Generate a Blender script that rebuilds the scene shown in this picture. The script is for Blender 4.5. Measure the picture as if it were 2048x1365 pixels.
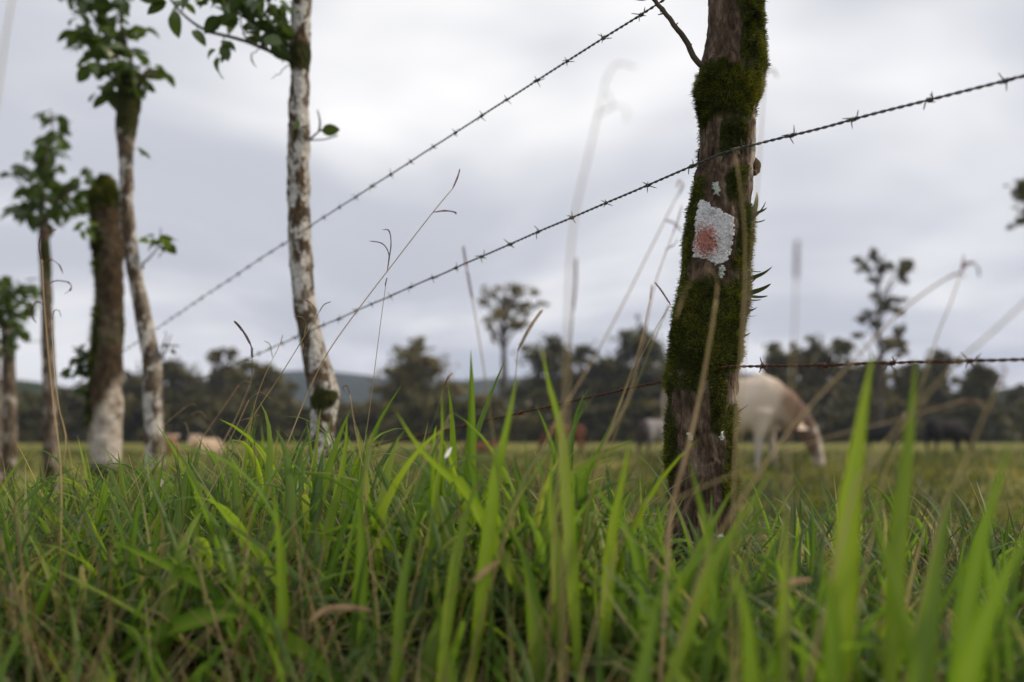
import bpy, bmesh, math, random
import numpy as np
from mathutils import Vector, Matrix, Quaternion

R = math.radians
sc = bpy.context.scene
col = sc.collection
for o in list(bpy.data.objects):
    bpy.data.objects.remove(o)

# ------------------------------------------------------------------ camera
W, H, F = 2048.0, 1365.0, 1991.0          # photograph size and focal length in its pixels
CAMZ = 0.33
PITCH = math.atan((862 - 682.5) / F)
cam_d = bpy.data.cameras.new('camera')
cam_d.lens = 35.0
cam_d.sensor_width = 36.0
cam_d.clip_start = 0.02
cam_d.clip_end = 6000
cam_d.dof.use_dof = True
cam_d.dof.focus_distance = 1.86
cam_d.dof.aperture_fstop = 2.3
cam_d.dof.aperture_blades = 0
cam = bpy.data.objects.new('camera', cam_d)
col.objects.link(cam)
cam.location = (0, 0, CAMZ)
cam.rotation_euler = (math.pi / 2 + PITCH, 0, 0)
sc.camera = cam

# ------------------------------------------------------------------ world, sun, exposure
SUN_EL, SUN_AZ = R(36), R(82)             # azimuth from +Y towards +X
world = bpy.data.worlds.new('World')
sc.world = world
world.use_nodes = True
nt = world.node_tree
nt.nodes.clear()
N = nt.nodes.new
L = nt.links.new
out = N('ShaderNodeOutputWorld')
bg = N('ShaderNodeBackground')
bg.inputs['Strength'].default_value = 0.1
sky = N('ShaderNodeTexSky')
sky.sky_type = 'NISHITA'
sky.sun_disc = False
sky.sun_elevation = SUN_EL
sky.sun_rotation = SUN_AZ
tc = N('ShaderNodeTexCoord')
sep = N('ShaderNodeSeparateXYZ')
L(tc.outputs['Generated'], sep.inputs[0])


def wmath(op, a, b=None, c=None):
    n = N('ShaderNodeMath')
    n.operation = op
    for i, v in enumerate((a, b, c)):
        if v is None:
            continue
        if isinstance(v, (int, float)):
            n.inputs[i].default_value = v
        else:
            L(v, n.inputs[i])
    return n.outputs[0]


zc = wmath('MAXIMUM', sep.outputs[2], 0.0)
zz = wmath('ADD', zc, 0.16)
cmb = N('ShaderNodeCombineXYZ')
L(wmath('DIVIDE', sep.outputs[0], zz), cmb.inputs[0])
L(wmath('DIVIDE', sep.outputs[1], zz), cmb.inputs[1])
mp = N('ShaderNodeMapping')
mp.inputs['Location'].default_value = (9.1, 4.4, 7.2)
mp.inputs['Scale'].default_value = (0.62, 0.50, 1.0)
L(cmb.outputs[0], mp.inputs[0])
n1 = N('ShaderNodeTexNoise')
n1.inputs['Scale'].default_value = 1.0
n1.inputs['Detail'].default_value = 4.5
n1.inputs['Roughness'].default_value = 0.5
n1.inputs['Distortion'].default_value = 0.35
L(mp.outputs[0], n1.inputs['Vector'])
cr = N('ShaderNodeValToRGB')
cr.color_ramp.interpolation = 'B_SPLINE'
e = cr.color_ramp.elements
e[0].position = 0.40
e[0].color = (0.375, 0.388, 0.425, 1)
e[1].position = 0.59
e[1].color = (0.87, 0.85, 0.82, 1)
em = cr.color_ramp.elements.new(0.49)
em.color = (0.585, 0.583, 0.595, 1)
L(n1.outputs['Fac'], cr.inputs[0])
# an overcast sky brightens steadily towards the zenith
zen = wmath('ADD', wmath('MULTIPLY', wmath('POWER', zc, 1.5), 0.5), 11.0)
scl = N('ShaderNodeVectorMath')
scl.operation = 'SCALE'
L(cr.outputs[0], scl.inputs[0])
L(zen, scl.inputs['Scale'])
mixw = N('ShaderNodeMix')
mixw.data_type = 'RGBA'
mixw.inputs['Factor'].default_value = 0.96
L(sky.outputs[0], mixw.inputs['A'])
L(scl.outputs[0], mixw.inputs['B'])
L(mixw.outputs['Result'], bg.inputs['Color'])
L(bg.outputs[0], out.inputs[0])

sun_d = bpy.data.lights.new('sun', 'SUN')
sun_d.energy = 2.3
sun_d.angle = R(9)
sun_d.color = (1.0, 0.83, 0.60)
sun = bpy.data.objects.new('sun', sun_d)
col.objects.link(sun)
sdir = Vector((math.sin(SUN_AZ) * math.cos(SUN_EL), math.cos(SUN_AZ) * math.cos(SUN_EL), math.sin(SUN_EL)))
sun.rotation_euler = sdir.to_track_quat('Z', 'Y').to_euler()
sun.location = sdir * 30

sc.view_settings.view_transform = 'Standard'
sc.view_settings.look = 'None'
sc.view_settings.exposure = 0.5
sc.view_settings.gamma = 1.0
sc.view_settings.use_curve_mapping = False
sc.render.engine = 'CYCLES'
sc.cycles.use_denoising = True
try:
    sc.cycles.denoiser = 'OPENIMAGEDENOISE'
except Exception:
    pass
sc.cycles.max_bounces = 8
sc.cycles.transparent_max_bounces = 8
sc.cycles.volume_bounces = 0
sc.cycles.sample_clamp_indirect = 6.0

# ------------------------------------------------------------------ helpers
rng = np.random.default_rng(7)
random.seed(7)
CP, SP = math.cos(PITCH), math.sin(PITCH)


def px(x, y, d):
    """the point of the place seen at photograph pixel (x, y) that stands d metres ahead of the camera"""
    a, b = (x - W / 2) / F, (H / 2 - y) / F
    v = np.array([a, CP - b * SP, SP + b * CP])
    v = v * (d / v[1])
    return np.array([v[0], v[1], v[2] + CAMZ])


def ppm(d):
    return F / d


def _hash(ix, iy, iz, seed):
    h = (ix * 374761393 + iy * 668265263 + iz * 2147483647 + seed * 974634111) & 0xFFFFFFFF
    h = ((h ^ (h >> 13)) * 1274126177) & 0xFFFFFFFF
    h = (h ^ (h >> 16)) & 0xFFFF
    return h / 32767.5 - 1.0


def vnoise(p, seed=0):
    p = np.asarray(p, float)
    i = np.floor(p).astype(np.int64)
    f = p - i
    f = f * f * (3 - 2 * f)
    r = 0
    for dx in (0, 1):
        wx = f[..., 0] if dx else 1 - f[..., 0]
        for dy in (0, 1):
            wy = f[..., 1] if dy else 1 - f[..., 1]
            for dz in (0, 1):
                wz = f[..., 2] if dz else 1 - f[..., 2]
                r = r + wx * wy * wz * _hash(i[..., 0] + dx, i[..., 1] + dy, i[..., 2] + dz, seed)
    return r


def fbm(p, o=4, seed=0):
    p = np.asarray(p, float)
    r, a = 0, 0.5
    for k in range(o):
        r = r + a * vnoise(p * 2 ** k + k * 17.3, seed + k)
        a *= 0.5
    return r


def ground_z(x, y):
    x = np.asarray(x, float)
    y = np.asarray(y, float)
    base = np.interp(y, [-1500, -2, 0, 1.9, 5, 9, 15, 22, 36, 80, 200, 1500],
                     [0.1, 0.03, 0.0, 0.0, -0.11, -0.18, -0.26, -0.36, -0.50, -0.56, -0.5, 1.0])
    left = -0.06 * np.clip(-x, 0, 4) * np.clip((y - 1.5) / 3, 0, 1) * np.clip((30 - y) / 15, 0, 1)
    q = np.stack([x, y, x * 0], -1)
    near = np.clip(1 - np.abs(y) / 60, 0, 1)
    return base + left + 0.018 * vnoise(q * 1.3, 3) * near + 0.03 * vnoise(q * 0.33, 4)


def raw_mesh(name, v, quads=None, tris=None, attrs=None, smooth=True):
    v = np.asarray(v, np.float32)
    me = bpy.data.meshes.new(name)
    nq = 0 if quads is None else len(quads)
    ntr = 0 if tris is None else len(tris)
    me.vertices.add(len(v))
    me.vertices.foreach_set('co', v.ravel())
    loops, starts = [], []
    if nq:
        loops.append(np.asarray(quads, np.int32).ravel())
        starts.append(np.arange(nq, dtype=np.int32) * 4)
    if ntr:
        loops.append(np.asarray(tris, np.int32).ravel())
        starts.append(nq * 4 + np.arange(ntr, dtype=np.int32) * 3)
    lp = np.concatenate(loops)
    me.loops.add(len(lp))
    me.loops.foreach_set('vertex_index', lp)
    me.polygons.add(nq + ntr)
    me.polygons.foreach_set('loop_start', np.concatenate(starts))
    me.polygons.foreach_set('use_smooth', np.full(nq + ntr, smooth))
    for k, a in (attrs or {}).items():
        at = me.attributes.new(k, 'FLOAT', 'POINT')
        at.data.foreach_set('value', np.asarray(a, np.float32).ravel())
    me.update(calc_edges=True)
    me.validate()
    return me


def link(name, me, mat=None, parent=None, loc=None):
    o = bpy.data.objects.new(name, me)
    col.objects.link(o)
    if mat is not None and me is not None and not me.materials:
        me.materials.append(mat)
    if parent is not None:
        o.parent = parent
    if loc is not None:
        o.location = loc
    return o


def tag(o, label=None, cat=None, group=None, kind=None):
    if label:
        o['label'] = label
    if cat:
        o['category'] = cat
    if group:
        o['group'] = group
    if kind:
        o['kind'] = kind
    return o


def thing(name, label, cat, loc=(0, 0, 0), group=None):
    o = bpy.data.objects.new(name, None)
    o.empty_display_size = 0.1
    col.objects.link(o)
    o.location = [float(c) for c in loc]
    return tag(o, label, cat, group)


def tube(pts, rad, seg=6, cap=True, squash=None):
    """rings along a polyline; returns verts, quads, tris"""
    pts = np.asarray(pts, float)
    n = len(pts)
    rad = np.broadcast_to(np.asarray(rad, float), (n,)) if np.ndim(rad) < 2 else np.asarray(rad, float)
    t = np.gradient(pts, axis=0)
    t /= np.linalg.norm(t, axis=1)[:, None] + 1e-12
    ref = np.array([0, 0, 1.0]) if abs(t[:, 2]).mean() < 0.8 else np.array([0, 1.0, 0])
    a = np.cross(t, ref)
    a /= np.linalg.norm(a, axis=1)[:, None] + 1e-12
    b = np.cross(a, t)
    th = np.arange(seg) * 2 * math.pi / seg
    if rad.ndim == 1:
        ra = rb = rad
    else:
        ra, rb = rad[:, 0], rad[:, 1]
    v = pts[:, None, :] + (np.cos(th)[None, :, None] * a[:, None, :] * ra[:, None, None]
                           + np.sin(th)[None, :, None] * b[:, None, :] * rb[:, None, None])
    v = v.reshape(-1, 3)
    i = np.arange(n - 1)[:, None] * seg
    j = np.arange(seg)[None, :]
    j2 = (j + 1) % seg
    q = np.stack([i + j, i + j2, i + seg + j2, i + seg + j], -1).reshape(-1, 4)
    tr = np.zeros((0, 3), int)
    if cap:
        c0, c1 = len(v), len(v) + 1
        v = np.vstack([v, pts[0], pts[-1]])
        k = np.arange(seg)
        k2 = (k + 1) % seg
        o = (n - 1) * seg
        tr = np.vstack([np.stack([np.full(seg, c0), k2, k], -1), np.stack([np.full(seg, c1), o + k, o + k2], -1)])
    return v, q, tr


class MB:
    def __init__(s):
        s.v, s.q, s.t, s.n, s.a = [], [], [], 0, {}

    def add(s, v, q=None, t=None, **attrs):
        v = np.asarray(v, float)
        s.v.append(v)
        if q is not None and len(q):
            s.q.append(np.asarray(q) + s.n)
        if t is not None and len(t):
            s.t.append(np.asarray(t) + s.n)
        for k, a in attrs.items():
            s.a.setdefault(k, []).append(np.broadcast_to(np.asarray(a, float), (len(v),)))
        s.n += len(v)

    def mesh(s, name, smooth=True, origin=None):
        v = np.vstack(s.v)
        if origin is not None:
            v = v - np.asarray(origin)
        return raw_mesh(name, v, np.vstack(s.q) if s.q else None, np.vstack(s.t) if s.t else None,
                        {k: np.concatenate(a) for k, a in s.a.items()}, smooth)


def smooth_path(pts, n):
    """Catmull-Rom through the points, resampled to n"""
    p = np.asarray(pts, float)
    if len(p) == 2:
        t = np.linspace(0, 1, n)[:, None]
        return p[0] * (1 - t) + p[1] * t
    P = np.vstack([2 * p[0] - p[1], p, 2 * p[-1] - p[-2]])
    s = np.r_[0, np.cumsum(np.linalg.norm(np.diff(p, axis=0), axis=1))]
    out = []
    for u in np.linspace(0, s[-1], n):
        k = min(max(np.searchsorted(s, u) - 1, 0), len(p) - 2)
        t = (u - s[k]) / max(s[k + 1] - s[k], 1e-9)
        a, b, c, d = P[k], P[k + 1], P[k + 2], P[k + 3]
        out.append(0.5 * (2 * b + (c - a) * t + (2 * a - 5 * b + 4 * c - d) * t * t + (3 * b - a - 3 * c + d) * t ** 3))
    return np.array(out)


# ------------------------------------------------------------------ materials
class Mat:
    def __init__(s, name):
        s.m = bpy.data.materials.new(name)
        s.m.use_nodes = True
        s.nt = s.m.node_tree
        s.b = s.nt.nodes['Principled BSDF']
        s.o = s.nt.nodes['Material Output']

    def n(s, typ, **kw):
        x = s.nt.nodes.new(typ)
        for k, v in kw.items():
            if hasattr(x, k):
                setattr(x, k, v)
            else:
                x.inputs[k.replace('_', ' ')].default_value = v
        return x

    def l(s, a, b):
        s.nt.links.new(a, b)

    def attr(s, name):
        a = s.n('ShaderNodeAttribute')
        a.attribute_name = name
        return a.outputs['Fac']

    def obj(s, scale=(1, 1, 1)):
        t = s.n('ShaderNodeTexCoord')
        m = s.n('ShaderNodeMapping')
        m.inputs['Scale'].default_value = scale
        s.l(t.outputs['Object'], m.inputs[0])
        return m.outputs[0]

    def noise(s, vec, scale, detail=4, rough=0.55):
        x = s.n('ShaderNodeTexNoise')
        x.inputs['Scale'].default_value = scale
        x.inputs['Detail'].default_value = detail
        x.inputs['Roughness'].default_value = rough
        if vec is not None:
            s.l(vec, x.inputs['Vector'])
        return x.outputs['Fac']

    def ramp(s, fac, stops, interp='LINEAR'):
        r = s.n('ShaderNodeValToRGB')
        r.color_ramp.interpolation = interp
        el = r.color_ramp.elements
        while len(el) < len(stops):
            el.new(0.5)
        for k, (p, c) in enumerate(stops):
            el[k].position = p
            el[k].color = (c[0], c[1], c[2], 1) if not isinstance(c, (int, float)) else (c, c, c, 1)
        s.l(fac, r.inputs[0])
        return r.outputs[0]

    def math(s, op, a, b=None):
        x = s.n('ShaderNodeMath', operation=op)
        for i, v in enumerate((a, b)):
            if v is None:
                continue
            if isinstance(v, (int, float)):
                x.inputs[i].default_value = v
            else:
                s.l(v, x.inputs[i])
        return x.outputs[0]

    def mix(s, fac, a, b):
        x = s.n('ShaderNodeMix', data_type='RGBA')
        for k, v in (('Factor', fac), ('A', a), ('B', b)):
            if isinstance(v, (int, float)):
                x.inputs[k].default_value = v
            elif isinstance(v, tuple):
                x.inputs[k].default_value = (*v, 1)
            else:
                s.l(v, x.inputs[k])
        return x.outputs['Result']

    def base(s, c, rough=0.8, spec=0.3):
        if isinstance(c, tuple):
            s.b.inputs['Base Color'].default_value = (*c, 1)
        else:
            s.l(c, s.b.inputs['Base Color'])
        s.b.inputs['Roughness'].default_value = rough
        s.b.inputs['Specular IOR Level'].default_value = spec
        return s

    def bump(s, h, dist=0.01, strength=0.6):
        x = s.n('ShaderNodeBump')
        x.inputs['Distance'].default_value = dist
        x.inputs['Strength'].default_value = strength
        s.l(h, x.inputs['Height'])
        s.l(x.outputs[0], s.b.inputs['Normal'])
        return s

    def translucent(s, c, f):
        t = s.n('ShaderNodeBsdfTranslucent')
        if isinstance(c, tuple):
            t.inputs['Color'].default_value = (*c, 1)
        else:
            s.l(c, t.inputs['Color'])
        m = s.n('ShaderNodeMixShader')
        m.inputs[0].default_value = f
        s.l(s.b.outputs[0], m.inputs[1])
        s.l(t.outputs[0], m.inputs[2])
        s.l(m.outputs[0], s.o.inputs['Surface'])
        return s


def leaf_material(name, stops, trans_gain=1.85, f=0.46, rough=0.45, spec=0.25, rib=True):
    m = Mat(name)
    c = m.ramp(m.attr('hue'), stops)
    # paler midrib
    if rib:
        c2 = m.mix(m.attr('rib'), c, (0.16, 0.22, 0.07))
    else:
        c2 = c
    gain = m.n('ShaderNodeVectorMath', operation='MULTIPLY')
    m.l(c2, gain.inputs[0])
    gain.inputs[1].default_value = (trans_gain * 1.0, trans_gain, trans_gain * 0.55)
    m.base(c2, rough, spec)
    m.translucent(gain.outputs[0], f)
    return m.m


GREEN = [(0.0, (0.018, 0.044, 0.010)), (0.30, (0.042, 0.098, 0.011)), (0.58, (0.104, 0.182, 0.010)),
         (0.80, (0.200, 0.268, 0.012)), (0.86, (0.19, 0.155, 0.09)), (0.93, (0.32, 0.255, 0.17)), (1.0, (0.17, 0.12, 0.078))]
M_GRASS = leaf_material('grass_leaf', GREEN, rough=0.42, spec=0.24, f=0.52, trans_gain=2.0)
M_PAST = leaf_material('pasture_leaf', [(0.0, (0.038, 0.046, 0.014)), (0.35, (0.098, 0.112, 0.024)), (0.65, (0.172, 0.168, 0.040)),
                                        (0.9, (0.20, 0.16, 0.07)), (1.0, (0.24, 0.17, 0.09))], rib=False)
m = Mat('stalk')
stc = m.ramp(m.attr('hue'), [(0, (0.10, 0.16, 0.045)), (0.35, (0.40, 0.33, 0.13)), (0.7, (0.55, 0.42, 0.24)), (1, (0.42, 0.27, 0.16))])
M_STALK = m.base(stc, 0.6).translucent(stc, 0.35).m
m = Mat('seed_head')
M_SEED = m.base(m.ramp(m.attr('hue'), [(0, (0.055, 0.022, 0.025)), (0.4, (0.16, 0.055, 0.06)), (0.7, (0.30, 0.20, 0.11)), (1, (0.16, 0.17, 0.06))]), 0.7).m

m = Mat('soil')
v = m.obj()
c = m.ramp(m.noise(v, 9, 6, 0.65), [(0.3, (0.030, 0.024, 0.013)), (0.55, (0.060, 0.058, 0.022)), (0.75, (0.095, 0.085, 0.035))])
sepn = m.n('ShaderNodeSeparateXYZ')
m.l(v, sepn.inputs[0])
pasture = m.ramp(m.noise(v, 1.1, 8, 0.78), [(0.38, (0.042, 0.046, 0.015)), (0.5, (0.138, 0.140, 0.030)), (0.62, (0.24, 0.215, 0.055))])
far = m.n('ShaderNodeMapRange')
far.inputs['From Min'].default_value = 3.0
far.inputs['From Max'].default_value = 9.0
m.l(sepn.outputs[1], far.inputs['Value'])
M_SOIL = m.base(m.mix(far.outputs[0], c, pasture), 0.95, 0.1).bump(m.noise(v, 30, 5, 0.7), 0.02, 0.7).m

# ------------------------------------------------------------------ ground and hills
g = np.sinh(np.linspace(-7.6, 7.6, 231)) / np.sinh(7.6) * 1400
X, Y = np.meshgrid(g, g)
Z = ground_z(X, Y)
n = len(g)
idx = np.arange(n * n).reshape(n, n)
q = np.stack([idx[:-1, :-1], idx[:-1, 1:], idx[1:, 1:], idx[1:, :-1]], -1).reshape(-1, 4)
ground = link('ground', raw_mesh('ground', np.stack([X, Y, Z], -1).reshape(-1, 3), q), M_SOIL)
tag(ground, kind='structure')

m = Mat('wooded_hill')
v = m.obj()
M_HILL = m.base(m.ramp(m.noise(v, 0.09, 6, 0.65), [(0.35, (0.012, 0.020, 0.010)), (0.6, (0.030, 0.045, 0.017))]), 0.95, 0.05).bump(
    m.noise(v, 0.12, 5, 0.7), 6.0, 0.8).m


def ridge(name, prof, depth, thick, seed, rough):
    """a hill whose crest line stands at distance depth; prof = (px, py) crest points"""
    p = np.array([px(x, y, depth) for x, y in prof])
    xs = np.linspace(p[0, 0], p[-1, 0], 140)
    crest = np.interp(xs, p[:, 0], p[:, 2])
    crest = np.convolve(np.pad(crest, 4, 'edge'), np.ones(9) / 9, 'valid')
    ts = np.linspace(-1, 1, 34)
    V = []
    for t in ts:
        hgt = (1 - t * t) ** 1.3
        y = np.full_like(xs, depth + t * thick)
        q3 = np.stack([xs * rough * 0.02, y * rough * 0.02, xs * 0], -1)
        z = -2.5 + (crest + 2.5) * hgt * (1 + 0.10 * fbm(q3, 4, seed) * (1 if abs(t) > 0.02 else 0.25))
        z = np.maximum(z + rough * 1.2 * fbm(q3 * 6, 3, seed + 5) * hgt, -0.4 + 0 * z) if abs(t) < 1 else np.full_like(xs, -0.4)
        V.append(np.stack([xs, y, z], -1))
    V = np.array(V)
    a, b = V.shape[:2]
    ii = np.arange(a * b).reshape(a, b)
    q = np.stack([ii[:-1, :-1], ii[:-1, 1:], ii[1:, 1:], ii[1:, :-1]], -1).reshape(-1, 4)
    return tag(link(name, raw_mesh(name, V.reshape(-1, 3), q), M_HILL), kind='structure')


ridge('mountain', [(-900, 800), (-300, 770), (100, 790), (400, 770), (520, 742), (585, 734), (650, 744), (720, 742), (800, 756),
                   (900, 763), (980, 758), (1060, 752), (1200, 770), (1450, 742), (1540, 752), (1800, 790), (2300, 770), (2900, 800)],
      640, 140, 11, 0.7)
ridge('hill', [(-1100, 800), (-600, 740), (-200, 752), (0, 760), (110, 772), (200, 800), (330, 840), (430, 870)], 170, 45, 21, 0.25)
ridge('hill', [(1780, 868), (1900, 810), (2000, 772), (2100, 764), (2400, 750), (3000, 790)], 170, 45, 31, 0.25)

# ------------------------------------------------------------------ fence line geometry
def fx(d):                                   # x of the wires d metres ahead
    return 1.554 - 0.669 * d


def fd(xp):                                  # distance at which the wires cross photograph column xp
    return 1.554 / ((xp - W / 2) / F + 0.669)


# ------------------------------------------------------------------ trunks
def rotmat(axis, ang):
    return np.array(Matrix.Rotation(ang, 3, Vector(axis)))


class Trunk:
    """round stem described by its left and right outline at photograph rows, standing d metres ahead"""

    def __init__(s, rows, d, ztop=None):
        P = sorted([(px(0.5 * (a + b), y, d)[2], px(0.5 * (a + b), y, d)[0], 0.5 * (b - a) / F * d) for y, a, b in rows])
        P = np.array(P)
        s.d = d
        s.z0 = float(ground_z(P[0, 1], d)) - 0.05
        s.z1 = P[-1, 0] if ztop is None else ztop
        z = np.linspace(s.z0, s.z1, 400)
        cx = np.interp(z, P[:, 0], P[:, 1])
        r = np.interp(z, P[:, 0], P[:, 2])
        if ztop is not None:
            k = (P[-1, 1] - P[-3, 1]) / (P[-1, 0] - P[-3, 0])
            cx = np.where(z > P[-1, 0], P[-1, 1] + k * (z - P[-1, 0]) * 0.5, cx)
        ker = np.hanning(15)
        ker /= ker.sum()
        s.cx = np.convolve(np.pad(cx, 7, 'edge'), ker, 'valid')
        s.r = np.convolve(np.pad(r, 7, 'edge'), ker, 'valid')
        s.z = z

    def at(s, z):
        return np.interp(z, s.z, s.cx), np.interp(z, s.z, s.r)

    def build(s, step, seg, disp, attrs, cap_round=0.0):
        zs = np.arange(s.z0, s.z1 + step, step)
        th = np.arange(seg) * 2 * math.pi / seg
        cx, r = s.at(zs)
        if cap_round:
            r = r * np.sqrt(np.clip((s.z1 + step - zs) / cap_round, 0.02, 1))
        u = np.sin(th)                     # -1 left .. 1 right ; front is -cos
        Zg, Tg = np.meshgrid(zs, th, indexing='ij')
        base = np.stack([cx[:, None] + r[:, None] * np.sin(Tg), s.d - r[:, None] * np.cos(Tg), Zg], -1)
        nrm = np.stack([np.sin(Tg), -np.cos(Tg), 0 * Tg], -1)
        A = attrs(base, Tg, Zg)
        v = base + nrm * disp(base, Tg, Zg, A)[..., None]
        a, b = len(zs), seg
        ii = np.arange(a * b).reshape(a, b)
        jj = np.roll(ii, -1, 1)
        q = np.stack([ii[:-1], jj[:-1], jj[1:], ii[1:]], -1).reshape(-1, 4)
        V = v.reshape(-1, 3)
        top = len(V)
        V = np.vstack([V, V[-seg:].mean(0)])
        k = ii[-1]
        t = np.stack([k, np.roll(k, -1), np.full(seg, top)], -1)
        at = {n_: np.append(x.ravel(), x.ravel()[-1]) for n_, x in A.items()}
        s.v, s.nrm, s.A, s.shape = v, nrm, A, (a, b)
        s.zs = zs
        return V, q, t, at

    def surf(s, xp, yp, lift=0.0):
        """front surface point under photograph pixel"""
        ds = s.d
        for _ in range(4):
            x, _y, z = px(xp, yp, ds)
            cx, r = s.at(z)
            u = np.clip((x - cx) / (r + 1e-6), -0.999, 0.999)
            ds = s.d - r * math.sqrt(1 - u * u)
        th = math.asin(u)
        i = int(np.clip(np.searchsorted(s.zs, z), 0, s.shape[0] - 1))
        j = int(round(th / (2 * math.pi) * s.shape[1])) % s.shape[1]
        nn = s.nrm[i, j]
        p = s.v[i, j].copy()
        p[2] = z
        return p + nn * lift, nn


def bark_material(name, dark, mid, pale, lichen=None, white=0.0, vscale=(1, 1, 0.35)):
    m = Mat(name)
    v = m.obj(vscale)
    v1 = m.obj((1, 1, 1))
    n1 = m.noise(v, 60, 8, 0.7)
    c = m.ramp(n1, [(0.32, dark), (0.5, mid), (0.68, pale)])
    if lichen:
        nl = m.noise(m.obj((1, 1, 0.6)), lichen[1], 7, 0.66)
        f = m.math('MULTIPLY', m.ramp(nl, [(lichen[2], 0.0), (lichen[2] + 0.05, 1.0)]), 1.0)
        wn = m.ramp(m.noise(v1, 90, 4), [(0.3, tuple(k * 0.62 for k in lichen[0])), (0.7, lichen[0])])
        c = m.mix(f, c, wn)
    pl = m.attr('pale')
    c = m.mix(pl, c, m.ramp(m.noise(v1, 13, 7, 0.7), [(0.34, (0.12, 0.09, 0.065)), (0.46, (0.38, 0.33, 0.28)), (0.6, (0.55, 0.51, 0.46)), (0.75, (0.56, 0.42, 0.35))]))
    ms = m.attr('moss')
    nm = m.noise(v1, 120, 5, 0.7)
    mc = m.ramp(nm, [(0.3, (0.012, 0.014, 0.004)), (0.55, (0.038, 0.042, 0.010)), (0.78, (0.085, 0.088, 0.018))])
    fac = m.ramp(m.math('ADD', ms, m.math('MULTIPLY', m.math('SUBTRACT', nm, 0.5), 0.5)), [(0.42, 0.0), (0.58, 1.0)])
    c = m.mix(fac, c, mc)
    m.base(c, 0.92, 0.15)
    vor = m.n('ShaderNodeTexVoronoi', feature='DISTANCE_TO_EDGE')
    vor.inputs['Scale'].default_value = 55
    m.l(v, vor.inputs['Vector'])
    hgt = m.math('ADD', m.math('MULTIPLY', m.ramp(vor.outputs['Distance'], [(0, 0.0), (0.22, 1.0)]), 0.35), n1)
    m.bump(hgt, 0.012, 1.0)
    return m.m


M_BARK_A = bark_material('bark_brown', (0.022, 0.015, 0.010), (0.095, 0.064, 0.045), (0.26, 0.195, 0.15))
M_BARK_B = bark_material('bark_mottled', (0.035, 0.024, 0.014), (0.085, 0.060, 0.038), (0.17, 0.125, 0.085),
                         lichen=((0.64, 0.62, 0.59), 24, 0.48))
M_BARK_D = bark_material('bark_far', (0.030, 0.022, 0.014), (0.080, 0.058, 0.038), (0.16, 0.12, 0.085),
                         lichen=((0.62, 0.59, 0.55), 15, 0.495))
M_BARK_E = bark_material('bark_dim', (0.028, 0.021, 0.014), (0.075, 0.054, 0.036), (0.15, 0.112, 0.08), lichen=((0.42, 0.38, 0.34), 15, 0.545))
M_BARK_C = bark_material('bark_mossy', (0.022, 0.016, 0.010), (0.055, 0.038, 0.022), (0.11, 0.078, 0.048))
M_TWIG = Mat('twig').base((0.085, 0.062, 0.045), 0.85).m


def sstep(a, b, x):
    t = np.clip((x - a) / (b - a), 0, 1)
    return t * t * (3 - 2 * t)


def row_of(z, d):                      # photograph row of a height at distance d (inverse of px)
    k = (z - CAMZ) / d                 # tan of elevation
    ang = np.arctan(k) - PITCH
    return H / 2 - F * np.tan(ang)


def col_of(x, z, d):
    zc_ = d * CP + (z - CAMZ) * SP
    return W / 2 + F * x / zc_


def fuzz(tr, nblades, lmin, lmax, wid, thr, seed, ang_lim=None):
    """fine moss shoots standing on a trunk where its moss grows"""
    r = np.random.default_rng(seed)
    v = tr.v.reshape(-1, 3)
    nn = tr.nrm.reshape(-1, 3)
    ms = tr.A['moss'].ravel()
    w = np.clip(ms - thr, 0, 1) * 1.0
    th = np.arctan2(nn[:, 0], -nn[:, 1])
    w = w * np.where(np.abs(th) < 1.9, 1.0, 0.25)
    k = r.choice(len(v), nblades, p=w / w.sum())
    seg = tr.shape[1]
    j = r.random(nblades)[:, None]
    nb = v[(k + 1) % len(v)]
    ok = np.linalg.norm(nb - v[k], axis=1) < 0.05
    p = np.where(ok[:, None], v[k] * (1 - j) + nb * j, v[k])
    p = p + r.normal(0, 0.0015, (nblades, 3))
    sway = np.stack([fbm(p * 40, 2, seed + 7), fbm(p * 40, 2, seed + 8), fbm(p * 40, 2, seed + 9)], -1)
    d = nn[k] * r.uniform(0.3, 1.0, (nblades, 1)) + r.normal(0, 0.3, (nblades, 3)) + 1.3 * sway + np.array([0, 0, 0.22])
    d /= np.linalg.norm(d, axis=1)[:, None]
    clump = 0.55 + 0.9 * np.clip(fbm(p * 55, 3, seed) + 0.4, 0, 1)
    ln = r.uniform(lmin, lmax, nblades) * clump * np.clip(0.35 + 1.1 * (ms[k] - thr), 0.3, 1)
    side = np.cross(d, r.normal(0, 1, (nblades, 3)))
    side /= np.linalg.norm(side, axis=1)[:, None] + 1e-9
    a = p - nn[k] * 0.002 - side * wid
    b = p - nn[k] * 0.002 + side * wid
    m1 = p + d * (ln * 0.55)[:, None]
    m1a, m1b = m1 - side * wid * 0.9, m1 + side * wid * 0.9
    c = p + d * ln[:, None] + np.array([0, 0, -1.0]) * (ln * 0.12)[:, None]
    V = np.stack([a, b, m1b, m1a, c], 1).reshape(-1, 3)
    i = np.arange(nblades)[:, None] * 5
    q = i + np.array([[0, 1, 2, 3]])
    t = i + np.array([[3, 2, 4]])
    hue = np.clip(0.42 + 0.75 * fbm(p * 22, 3, seed + 1) + 0.5 * fbm(p * 110, 2, seed + 2) + r.normal(0, 0.18, nblades), 0, 1)
    return raw_mesh('moss', V, q, t, {'hue': np.repeat(hue, 5)})


M_MOSS = leaf_material('moss', [(0.0, (0.018, 0.020, 0.006)), (0.3, (0.050, 0.062, 0.010)), (0.6, (0.115, 0.135, 0.016)),
                                (0.9, (0.20, 0.21, 0.024)), (1.0, (0.16, 0.11, 0.04))], trans_gain=1.3, f=0.3, rough=0.7, spec=0.15, rib=False)

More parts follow.
